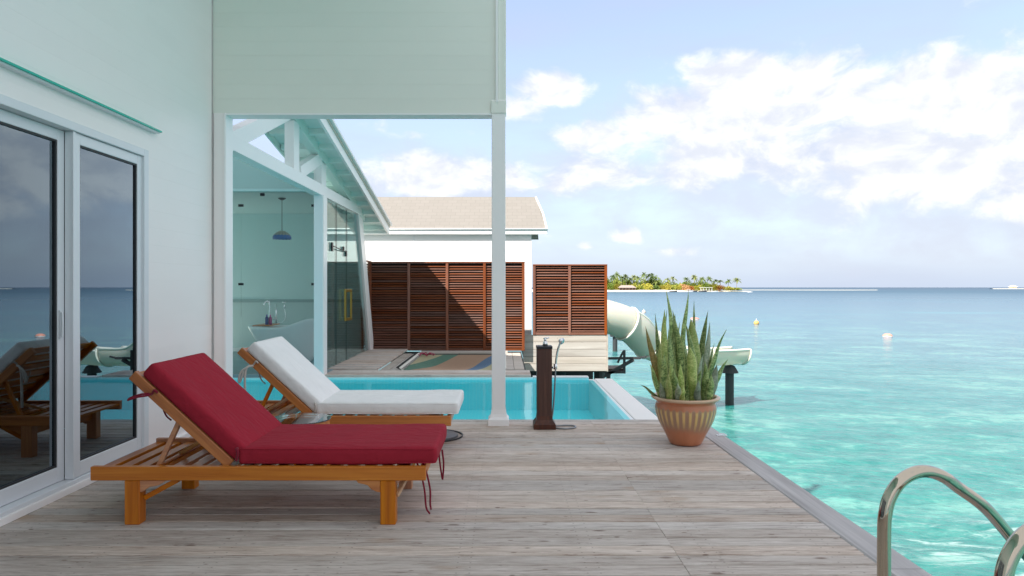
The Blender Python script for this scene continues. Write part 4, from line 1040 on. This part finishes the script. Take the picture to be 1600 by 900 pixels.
# ------------------------------------------------------------------ outdoor shower
SXp, SYp = .375, 6.33
sh = thing('outdoor_shower', 'dark brown wooden shower post with chrome tap and hand shower on the deck edge', 'shower', (SXp, SYp, 0))
MB().box(SXp-.069, SXp+.069, SYp-.069, SYp+.069, .05, .735).build('body', M['shower'], sh, bevel=.004)
mb = MB()
for (a, z0), (b, z1) in zip([(.101, .0), (.101, .045), (.095, .052), (.074, .085)], [(.101, .045), (.095, .052), (.074, .085), (.070, .12)]):
    mb.add([(SXp+sx*w, SYp+sy*w, zz) for w, zz in ((a, z0), (b, z1)) for sx, sy in ((-1,-1),(1,-1),(1,1),(-1,1))], [(0,1,5,4),(1,2,6,5),(2,3,7,6),(3,0,4,7)])
mb.build('base', M['shower'], sh)
MB().box(SXp-.073, SXp+.073, SYp-.073, SYp+.073, .735, .760).build('top_cap', M['black'], sh, bevel=.003)
mb = MB(); mb.tube([(SXp+.01, SYp, .76), (SXp+.01, SYp, .80)], [.026, .018], 12); mb.tube([(SXp+.01, SYp, .80), (SXp+.01, SYp, .83)], .012, 10); mb.tube([(SXp-.005, SYp, .825), (SXp+.045, SYp-.01, .835)], .007, 8)
mb.build('tap', M['chrome'], sh, smooth=True)
HXh = SXp+.105
mb = MB(); mb.tube([(SXp+.069, SYp, .555), (HXh, SYp, .56)], .010, 8); mb.tube([(HXh, SYp, .54), (HXh, SYp, .59)], .017, 10); mb.build('holder', M['chrome'], sh, smooth=True)
mb = MB(); mb.tube(smooth_path([(HXh, SYp, .555), (HXh+.008, SYp, .64), (HXh+.022, SYp, .72), (HXh+.045, SYp-.005, .79)], 5), .0095, 8)
hd = Vector((HXh+.052, SYp-.008, .805)); dn = Vector((.55, -.7, -.2)).normalized(); mb.tube([hd+dn*-.012, hd+dn*.012], [.022, .032], 14)
mb.build('hand_shower', M['chrome'], sh, smooth=True)
hose = [(HXh, SYp, .545), (HXh-.004, SYp, .42), (HXh-.012, SYp, .28), (HXh-.025, SYp, .14), (HXh-.04, SYp-.01, .05), (HXh-.02, SYp-.05, .012), (HXh+.08, SYp-.09, .010), (HXh+.17, SYp-.05, .010), (HXh+.18, SYp+.03, .010), (HXh+.10, SYp+.06, .010), (HXh+.0, SYp+.03, .012), (SXp+.072, SYp+.01, .03)]
MB().tube(smooth_path(hose, 8), .0075, 8).build('hose', simple('metal_hose', (.30, .31, .33), .35, .8), sh, smooth=True)

# ------------------------------------------------------------------ pot and snake plant
PXc, PYc = 1.515, 5.69
pot = thing('plant_pot', 'glazed terracotta pot with ochre fluted band on the deck corner', 'plant pot', (PXc, PYc, 0))
prof = [(.0, .0), (.118, .0), (.130, .008), (.155, .06), (.19, .13), (.222, .20), (.243, .27), (.247, .31), (.240, .335), (.236, .345), (.242, .356), (.252, .364), (.268, .372), (.279, .381), (.280, .391), (.270, .398), (.248, .396), (.240, .385), (.232, .33), (.22, .29)]
mb = MB(); n = 120; vs = []; fs = []
pp = []
for (r0, z0), (r1, z1) in zip(prof[:-1], prof[1:]):
    st = 3 if z1-z0 > .03 else 1
    for k in range(st): pp.append((r0+(r1-r0)*k/st, z0+(z1-z0)*k/st))
pp.append(prof[-1])
for idx, (r, z) in enumerate(pp):
    for j in range(n):
        a = 2*math.pi*j/n; f = 0
        if .10 < z < .315 and idx < len(pp)-8: f = .0045*abs(math.cos(a*15))*min(1, (z-.10)/.08)*min(1, (.315-z)/.015)
        vs.append((PXc+(r+f)*math.cos(a), PYc+(r+f)*math.sin(a), .001+z))
for i in range(len(pp)-1):
    for j in range(n): fs.append((i*n+j, i*n+(j+1) % n, (i+1)*n+(j+1) % n, (i+1)*n+j))
MB().add(vs, fs).build('body', M['pot'], pot, smooth=True)
MB().lathe([(0, .352), (.1, .356), (.18, .352), (.236, .348)], PXc, PYc, 32).build('soil', M['soil'], pot, smooth=True)
plant = thing('snake_plant', 'tall snake plant with upright banded green leaves in the terracotta pot', 'potted plant', (PXc, PYc, .35))
def leaf(tip, base, wpx, d, m='leaf', blunt=False, bend=None, seed=0):
    rr_ = random.Random(seed)
    Yb = PYc+d*.75; Yt = PYc+d*1.6+rr_.uniform(-.03, .03)
    k = 4.74
    tpt = at(1000+tip[0]/k, 450+tip[1]/k, Yt); b = at(1000+base[0]/k, 450+base[1]/k, Yb); b.z = .345
    # keep the foot inside the pot
    dx = b.x-PXc; dy = b.y-PYc; rad = math.hypot(dx, dy)
    if rad > .205: b.x = PXc+dx*.205/rad; b.y = PYc+dy*.205/rad
    w = wpx/k*Yb/F*1.30; L = (tpt-b).length; ax = (tpt-b)/L
    face = rr_.uniform(-.7, .7); 
    side0 = Vector((math.cos(face), math.sin(face), 0)); side0 = (side0-ax*side0.dot(ax)).normalized(); nrm = ax.cross(side0)
    n = 16; V = []; Fc = []; UV = []
    bd = (bend if bend is not None else rr_.uniform(-.035, .035))*L; bn = rr_.uniform(-.03, .03)*L; tw = rr_.uniform(-.7, .7); ph = rr_.uniform(0, 6)
    out = Vector((b.x-PXc, 0, 0)); 
    for i in range(n+1):
        t = i/n
        p = b+ax*L*t+side0*bd*math.sin(math.pi*t)+nrm*(bn*math.sin(math.pi*t)+.006*math.sin(t*11+ph))
        if blunt: ww = w*(.62+.38*math.sin(min(1, t*1.3)*math.pi/2))*(1-max(0, (t-.62)/.38)**2.0)
        else: ww = w*(.55+.45*math.sin(min(1, t*2.2)*math.pi/2))*(1-max(0, (t-.38)/.62)**1.9)
        ww = max(ww, .0012)*(1+.05*math.sin(t*17+ph))
        an = tw*(t-.3); sd = side0*math.cos(an)+nrm*math.sin(an); nn_ = nrm*math.cos(an)-side0*math.sin(an)
        for j in range(5):
            u = j/4-.5
            V.append(p+sd*u*ww+nn_*(abs(u)**1.5)*ww*.55); UV.append((j/4, t*L))
    for i in range(n):
        for j in range(4): Fc.append((i*5+j, i*5+j+1, (i+1)*5+j+1, (i+1)*5+j))
    mb = MB(); mb.v = V; mb.f = Fc
    o = mb.build('leaf', M[m], plant, smooth=True, fixn=False)
    ul = o.data.uv_layers.new(name='UVMap')
    for lp_ in o.data.loops: ul.data[lp_.index].uv = UV[lp_.vertex_index]
    md = o.modifiers.new('s', 'SOLIDIFY'); md.thickness = .0035
    return o
LV = [((197,10),(275,780),48,.05),((360,20),(340,790),42,.08),((403,90),(370,780),26,.12),((505,170),(420,780),46,.05),((518,250),(430,790),38,.02,'leafp'),((640,308),(460,800),62,-.02),((652,530),(500,800),46,0),((570,565),(505,800),54,-.08,'leafp'),
      ((113,188),(235,770),34,.10),((180,160),(215,780),52,-.02,'leafy'),((198,165),(240,790),32,.08),((240,165),(300,790),52,0),((262,190),(310,790),46,.03),((40,285),(190,790),46,-.03,'leafo'),((130,300),(180,780),24,.1),((292,255),(330,790),54,.05),
      ((72,560),(150,770),42,-.05),((5,715),(140,760),20,0),((375,225),(435,780),66,-.03,'leafy',True),((340,265),(400,790),48,-.06),((370,430),(385,800),60,-.12,'leafy',True),((228,560),(240,790),60,-.12,'leafy'),((280,710),(285,800),40,-.17,'leafp'),
      ((325,730),(320,805),38,-.17,'leafy'),((150,700),(150,780),38,-.12,'leafp'),((555,415),(455,720),40,.06),((470,490),(420,740),34,-.08,'leafp'),((210,300),(225,780),48,-.06),((145,380),(190,780),44,-.05,'leafy'),((250,600),(262,790),52,-.14),
      ((440,690),(440,800),46,-.14,'leafp'),((480,540),(470,790),44,-.05),((310,400),(330,790),52,0),((230,330),(260,790),56,.02),((120,420),(175,780),46,.03),((530,640),(510,800),44,-.10),((420,350),(400,790),44,.1),((330,330),(360,790),50,.12),
      ((455,600),(400,790),40,-.1),((180,480),(210,790),50,-.09),((395,560),(340,790),40,-.09),((90,600),(170,780),38,.05),((300,560),(300,790),44,-.1,'leafy'),((560,620),(480,790),40,.1),((205,640),(215,795),46,-.16,'leafy')]
for i, a in enumerate(LV):
    leaf(a[0], a[1], a[2], a[3], a[4] if len(a) > 4 else 'leaf', a[5] if len(a) > 5 else False, seed=i*7+1)

# ------------------------------------------------------------------ steel ladder rails
ld = thing('ladder', 'polished steel ladder handrails curving over the right edge of the deck', 'ladder', (1.5, 2, 0))
def rail(Y, dY, X0=1.226):
    P_ = lambda x, z, y: (x, y, z)
    pts = [(X0, Y, .002), (X0, Y, .25), (X0, Y, .50), (X0+.005, Y, .575), (X0+.022, Y+.004, .625), (X0+.058, Y+.01, .672), (X0+.11, Y+.02, .697), (X0+.165, Y+.035, .697), (X0+.225, Y+.05, .675), (X0+.30, Y+.09, .628),
           (X0+.42, Y+.15*dY, .545), (X0+.62, Y+.30*dY, .375), (X0+.80, Y+.42*dY, .22), (X0+.90, Y+.46*dY, .10), (X0+.94, Y+.47*dY, -.08), (X0+.94, Y+.47*dY, -.6), (X0+.94, Y+.47*dY, -2.7)]
    MB().tube(smooth_path(pts, 5), .0205, 20).build('rail', M['steel'], ld, smooth=True)
    MB().lathe([(.021, .02), (.03, .016), (.045, .006), (.045, .002)], X0, Y, 20).build('flange', M['steel'], ld, smooth=True)
rail(2.2, .85); rail(1.70, .85, 1.240)
mb = MB()
for z in (-.35, -.75, -1.2, -1.7): MB().box(2.12, 2.22, 2.115, 2.58, z, z+.03).build('tread', M['steel'], ld, bevel=.004)

# ------------------------------------------------------------------ island
isl = MB(); vs = []; fs = []
IY = 533.0
def ix(px, Y=IY): return (px-787)*Y/F
# low sandy island: strip in x from 840..1175 px with rounded section
NXi = 60
for i in range(NXi+1):
    t = i/NXi; x = ix(820)+(ix(1185)-ix(820))*t; hgt = 1.9*min(1, (1-t)*5)**.7; wdt = 40*min(1, (1-t)*3.5)**.6+1.5
    fr_ = IY+math.sin(t*9)*3+(1-min(1, (1-t)*3))*10
    for (a, z) in ((0, -.4), (3, .5), (8, 1.1), (16, 1.6), (wdt*.8+18, 1.6), (wdt+24, -.4)): vs.append((x, fr_+a, SEA+z*max(.25, hgt/1.9)))
for i in range(NXi):
    for j in range(5): fs.append((i*6+j, (i+1)*6+j, (i+1)*6+j+1, i*6+j+1))
M['sand'] = simple('white_sand', (.72, .68, .58), .9, 0, .2, .5, var=.08)
tag(MB().add(vs, fs).build('island_ground', M['sand'], None, smooth=True), kind='structure')
def foliage(name, cols, trans=.3):
    T = material(name); rr = T.new('ShaderNodeObjectInfo').outputs['Random']; v = T.new('ShaderNodeTexCoord').outputs['Object']
    n = T.noise(v, .9, 4, .6); f = T.math('ADD', T.math('MULTIPLY', rr, .55), T.math('MULTIPLY', n, .5))
    c = T.ramp(f, [(.15, cols[0]), (.5, cols[1]), (.85, cols[2])])
    b = principled(T, c, .6, spec=.3); tr = T.new('ShaderNodeBsdfTranslucent'); T.put(tr.inputs[0], c); mx = T.new('ShaderNodeMixShader'); mx.inputs[0].default_value = trans
    T.l.new(b.outputs[0], mx.inputs[1]); T.l.new(tr.outputs[0], mx.inputs[2]); T.l.new(mx.outputs[0], T.out.inputs[0]); return T.m
M['palm'] = foliage('palm_fronds', [(.08, .13, .04), (.16, .22, .06), (.30, .33, .09)])
M['shrub'] = foliage('shrub_leaves', [(.10, .17, .04), (.22, .30, .05), (.42, .43, .09)])
M['shruby'] = foliage('yellow_shrub_leaves', [(.32, .33, .05), (.45, .42, .06), (.50, .44, .10)])
M['shrubo'] = foliage('orange_shrub_leaves', [(.50, .20, .06), (.58, .26, .09), (.55, .34, .16)])
M['trunk'] = simple('palm_bark', (.26, .22, .17), .9, 0, .3, 3)
def palm_meshes(seed, H):
    rr_ = random.Random(seed); lean = rr_.uniform(-.16, .16)*H
    tp_ = [(lean*(t/8)**1.8, 0, H*t/8) for t in range(9)]; tr_ = MB().tube(tp_, [.26-.012*t for t in range(9)], 7)
    top = Vector(tp_[-1]); cr = MB()
    nf = 20
    for k in range(nf):
        az_ = k*2.399+rr_.uniform(-.2, .2); el_ = R(rr_.uniform(-25, 75)); L = rr_.uniform(3.4, 4.8)
        d = Vector((math.cos(az_)*math.cos(el_), math.sin(az_)*math.cos(el_), math.sin(el_))); hv_ = Vector((math.cos(az_), math.sin(az_), 0)); sd = Vector((-hv_.y, hv_.x, 0))
        prev = None; N_ = 7; P0 = top.copy()
        pts_ = []
        for i in range(N_+1):
            t = i/N_; pts_.append(top+d*L*t+Vector((0, 0, -1))*L*.55*t*t)
        for i in range(N_):
            a, b_ = pts_[i], pts_[i+1]; t = i/N_; wl = .95*math.sin(math.pi*min(1, t*.85+.15))
            for sg in (-1, 1):
                tip = (a+b_)/2+sd*sg*wl+Vector((0, 0, -.38*wl))+(b_-a)*.5
                cr.add([a, b_, tip], [(0, 1, 2)])
                tip2 = a+sd*sg*wl*.85+Vector((0, 0, -.55*wl)); cr.add([a+(b_-a)*-.1, a+(b_-a)*.45, tip2], [(0, 1, 2)])
    return tr_.mesh('trunk', M['trunk'], (0, 0, 0), True), cr.mesh('crown', M['palm'], (0, 0, 0), False, False)
PALMS = [palm_meshes(11+i, 1.0*h) for i, h in enumerate((9.5, 10.5, 11.5, 8.5, 12.5))]
PH = (9.5, 10.5, 11.5, 8.5, 12.5)
pspec = [(948,434,'leftmost palm showing right beside the louvred screen'),(957,431,'tall palm next to the leftmost one on the island'),(964,427,'tallest dark palm left above the grey roofed hut'),(971,433,'palm above the left end of the grey roofed hut'),(979,430,'palm above the middle of the hut roof'),(984,435,'lower palm above the right end of the hut roof'),
         (990,431,'palm just right of the hut standing above dense green'),(997,433,'palm midway between the hut and the tall pair'),(1005,427,'left one of the tall pair of dark palms'),(1012,429,'middle palm of the tall dark group'),(1019,429,'right one of the tall dark palm group'),(1027,438,'short palm right of the tall dark group'),
         (1043,435,'palm over yellow green shrubs left of the lone palm'),(1055,433,'lone palm with clear sky round its crown'),(1073,434,'palm above the left edge of the orange tree'),(1085,431,'tall leaning palm above the orange tree and moored boats'),(1096,434,'palm just right of the tall one above the boats'),(1108,433,'palm above the white jetty hut'),
         (1115,437,'yellowish lower palm right of the jetty hut'),(1126,438,'thin palm left of the island tip clearing'),(1138,437,'thin lone palm before the island tip'),(1151,435,'last palm at the right tip of the island')]
for i, (px, py, lab) in enumerate(pspec):
    Y = IY+random.Random(i).uniform(14, 30); top_z = 1.3+(449-py)*Y/F+1.2; Hn = (top_z-2.0-(SEA+1.2)); k = i*3 % 5; s_ = Hn/PH[k]
    t_ = thing('palm_tree', lab, 'palm tree', (ix(px, Y), Y, SEA+1.2), 'coconut palms on the island')
    for nm, me in (('trunk', PALMS[k][0]), ('crown', PALMS[k][1])):
        o = bpy.data.objects.new(nm, me); C.objects.link(o); o.parent = t_
    cs = min(1.0, max(.75, s_*1.15)); t_.scale = (.95, .95, s_); t_.rotation_euler = (0, 0, i*1.7)
def clump(seed, n=520):
    rr_ = random.Random(seed); mb = MB(); cs = [(Vector((rr_.uniform(-.6, .6), rr_.uniform(-.5, .5), rr_.uniform(.25, .75))), rr_.uniform(.28, .5)) for _ in range(8)]
    for _ in range(n):
        c, r = rr_.choice(cs); d = Vector((rr_.gauss(0, 1), rr_.gauss(0, 1), rr_.gauss(0, 1))).normalized()*r*rr_.uniform(.6, 1.05); p = c+d
        if p.z < .02: p.z = rr_.uniform(.02, .2)
        a = Vector((rr_.gauss(0, 1), rr_.gauss(0, 1), rr_.gauss(0, 1))).normalized(); b = a.orthogonal().normalized(); s = rr_.uniform(.05, .11)
        mb.add([p-a*s-b*s*.5, p+a*s-b*s*.4, p+a*s*.6+b*s*.6, p-a*s*.7+b*s*.5], [(0, 1, 2, 3)])
    return mb
CL = {m: [clump(i*5+j).mesh('crown', M[m], (0, 0, 0), False, False) for i in range(3)] for j, m in enumerate(('shrub', 'shruby', 'shrubo'))}
stm = MB().tube([(0, 0, 0), (.02, 0, .25), (.05, .02, .45)], [.05, .04, .02], 5).mesh('trunk', M['trunk'])
sspec = []
rs = random.Random(5)
names = {'shrub': ('broad green tree', 'rounded green bush', 'dense green shrub', 'leafy green tree'), 'shruby': ('yellow green bush', 'bright yellow shrub', 'lime coloured tree'), 'shrubo': ('orange flowering tree', 'coppery bush')}
LM = [(950, 'beside the louvred screen'), (958, 'just right of the louvred screen'), (966, 'over the left end of the grey hut'), (975, 'behind the grey hut roof'), (984, 'behind the right side of the hut'), (993, 'touching the right end of the hut'), (1001, 'under the left of the tall palm pair'), (1009, 'under the tall palm pair'), (1018, 'right below the tall dark palms'),
      (1026, 'right of the tall palm group'), (1034, 'above the tip of the longest plant leaf'), (1042, 'directly above the longest snake plant leaf'), (1051, 'left of the lone palm'), (1060, 'right of the lone palm'), (1068, 'beside the orange tree'), (1076, 'above the moored boats left side'), (1084, 'between the orange tree and the boats'), (1093, 'behind the middle of the moored boats'),
      (1101, 'left of the white jetty hut'), (1110, 'behind the white jetty hut'), (1118, 'right of the white jetty hut'), (1127, 'at the start of the island tip'), (1136, 'in the middle of the island tip'), (1145, 'under the last palms at the tip'), (1152, 'at the very tip of the island')]
for i, (px, where) in enumerate(LM):
    for row in (0, 1):
        if row == 1 and px > 1125: continue
        kind = 'shrub'
        if row == 0 and i % 3 != 0: kind = 'shruby'
        if 1066 <= px <= 1078 and row == 0: kind = 'shrubo'
        if px == 1127 and row == 0: kind = 'shrubo'
        Y = IY+(14 if row == 0 else 27)+rs.uniform(-2, 2)
        x = ix(px+rs.uniform(-2, 2), Y); Hh = (rs.uniform(3.0, 5.2) if row == 0 else rs.uniform(6.2, 9.0)*(1 if px < 1030 else .72))
        if px > 1130: Hh *= .6
        nm = names[kind][(i+row) % len(names[kind])]
        t_ = thing('tree' if row else 'shrub', f"{'taller back-row' if row else 'low front-row'} {nm} {where}", 'tree' if row else 'shrub', (x, Y, SEA+.9), 'trees and bushes on the island')
        o = bpy.data.objects.new('crown', CL[kind][(i+row) % 3]); C.objects.link(o); o.parent = t_
        if row:
            o = bpy.data.objects.new('trunk', stm); C.objects.link(o); o.parent = t_
        t_.scale = (rs.uniform(5.0, 6.6), 5.0, Hh*1.15); t_.rotation_euler = (0, 0, rs.uniform(0, 6))
# hut with grey thatch
hut = thing('beach_hut', 'low beach hut with grey thatched roof at the left of the island', 'hut', (ix(981, IY+6), IY+6, SEA+.5))
hx0, hx1 = ix(967, IY+6), ix(995, IY+6); hy = IY+6; hb = SEA+.9
MB().box(hx0+1.0, hx1-.6, hy+1.0, hy+5, hb, hb+2.5).build('wall', simple('dark_hut_wall', (.10, .06, .05), .9), hut)
mb = MB(); zr_ = hb+2.3
mb.add([(hx0, hy, zr_), (hx1, hy, zr_), (hx1, hy+6, zr_), (hx0, hy+6, zr_), (hx0+2.2, hy+3, zr_+2.0), (hx1-3, hy+3, zr_+2.0)], [(0,1,5,4), (2,3,4,5), (1,2,5), (3,0,4), (3,2,1,0)])
mb.build('roof', simple('grey_thatch', (.33, .27, .24), .95, 0, .4, 4, var=.2), hut)
for k in range(6):
    x = hx0+.6+(hx1-hx0-1.4)*k/5; MB().box(x-.1, x+.1, hy+.4, hy+.6, hb-.6, zr_).build('post', M['trunk'], hut)
jh = thing('jetty_hut', 'small white roofed hut over the boat jetty on the island shore', 'hut', (ix(1104, IY-2), IY-2, SEA+.5))
x0, x1 = ix(1094, IY-2), ix(1113, IY-2); MB().box(x0, x1, IY-3, IY+1, SEA+3.2, SEA+3.6).build('roof', simple('pale_roof', (.62, .60, .50), .8), jh)
for k in range(5):
    x = x0+.4+(x1-x0-.8)*k/4; MB().box(x-.12, x+.12, IY-2.6, IY-2.3, SEA, SEA+3.2).build('post', M['white'], jh)
MB().box(x0, x1, IY-2, IY+1, SEA+.3, SEA+.7).build('platform', M['skirt'], jh)
def boat(px, Y, L, lab, hullc, cabin=True):
    x = ix(px, Y); b = thing('boat', lab, 'boat', (x, Y, SEA), 'boats moored off the island')
    mb = MB(); w = L*.16; h_ = L*.12
    vs = []; n = 8
    for i in range(n+1):
        t = i/n; ww = w*math.sin(math.pi*min(1, .12+t*.88*.5+.0))*(1-t**5); zz = h_*(1+.6*t*t)
        for (yy, z) in ((-ww, zz), (-ww*.7, -.15), (ww*.7, -.15), (ww, zz)): vs.append((x-L/2+L*t, Y+yy, SEA+z))
    fs = [(i*4+j, (i+1)*4+j, (i+1)*4+j+1, i*4+j+1) for i in range(n) for j in range(3)]+[(i*4+3, (i+1)*4+3, (i+1)*4, i*4) for i in range(n)]+[(3, 2, 1, 0), (n*4, n*4+1, n*4+2, n*4+3)]
    mb.add(vs, fs); mb.build('hull', hullc, b)
    if cabin:
        MB().box(x-L*.2, x+L*.15, Y-w*.7, Y+w*.7, SEA+h_+.9, SEA+h_+1.05).build('canopy', M['white'], b)
        for sx in (-.18, .13):
            for sy in (-.6, .6): MB().box(x+L*sx-.05, x+L*sx+.05, Y+w*sy-.05, Y+w*sy+.05, SEA+h_*.8, SEA+h_+.9).build('canopy_pole', M['white'], b)
wh = simple('white_hull', (.8, .8, .8), .4); dk = simple('dark_hull', (.08, .08, .09), .5)
boat(1076, IY-14, 7, 'white canopied boat moored left of the jetty below the orange tree', wh)
boat(1084, IY-8, 6, 'small dark hulled boat between the white boat and the jetty', dk, False)
boat(1098, IY-12, 6.5, 'dark hulled boat lying in front of the white roofed jetty hut', dk)
boat(1117, IY-10, 5, 'little white boat right of the jetty hut', wh, False)
boat(1052, IY-16, 6, 'low dark open boat off the beach between two long plant leaves', dk, False)
boat(1172, IY-60, 3.5, 'tiny white dinghy lying off the sandy tip of the island', wh, False)

# sand spit and reef line right of the island
vs = []; fs = []; n = 80
for i in range(n+1):
    t = i/n; x0 = ix(1140, 860)+(ix(1370, 860)-ix(1140, 860))*t; Y = 850+12*math.sin(t*7)
    w_ = 26*(1-t**6)+2
    for a, z in ((0, -.1), (w_*.3, .35), (w_, .35), (w_+8, -.1)): vs.append((x0, Y+a, SEA+z))
for i in range(n):
    for j in range(3): fs.append((i*4+j, (i+1)*4+j, (i+1)*4+j+1, i*4+j+1))
tag(MB().add(vs, fs).build('sand_spit', M['sand'], None, smooth=True), kind='structure')
vs = []; fs = []; Yb = 1500
x0, x1 = ix(1553, Yb), ix(1700, Yb)
for i in range(41):
    t = i/40; w_ = 60*math.sin(math.pi*min(1, t+.02))**.5+1
    for a, z in ((0, -.2), (w_*.3, .9), (w_*.7, .9), (w_, -.2)): vs.append((x0+(x1-x0)*t, Yb+a, SEA+z))
for i in range(40):
    for j in range(3): fs.append((i*4+j, (i+1)*4+j, (i+1)*4+j+1, i*4+j+1))
tag(MB().add(vs, fs).build('sandbank', M['sand'], None, smooth=True), kind='structure')
ck = thing('beach_pavilion', 'tiny pale pavilion on the distant sandbank at the right edge', 'pavilion', (ix(1594, Yb), Yb+20, SEA+.8))
x = ix(1594, Yb); MB().box(x-5, x+5, Yb+16, Yb+26, SEA+.7, SEA+5).build('wall', simple('cream_wall', (.7, .6, .48), .8), ck)
MB().add([(x-7, Yb+14, SEA+5), (x+7, Yb+14, SEA+5), (x+7, Yb+28, SEA+5), (x-7, Yb+28, SEA+5), (x-2, Yb+21, SEA+8), (x+2, Yb+21, SEA+8)], [(0,1,5,4), (1,2,5), (2,3,4,5), (3,0,4), (3,2,1,0)]).build('roof', simple('cream_roof', (.72, .58, .42), .9), ck)
for o in bpy.data.objects:
    if o.type == 'MESH' and not o.data.materials: print('NOMAT', o.name)
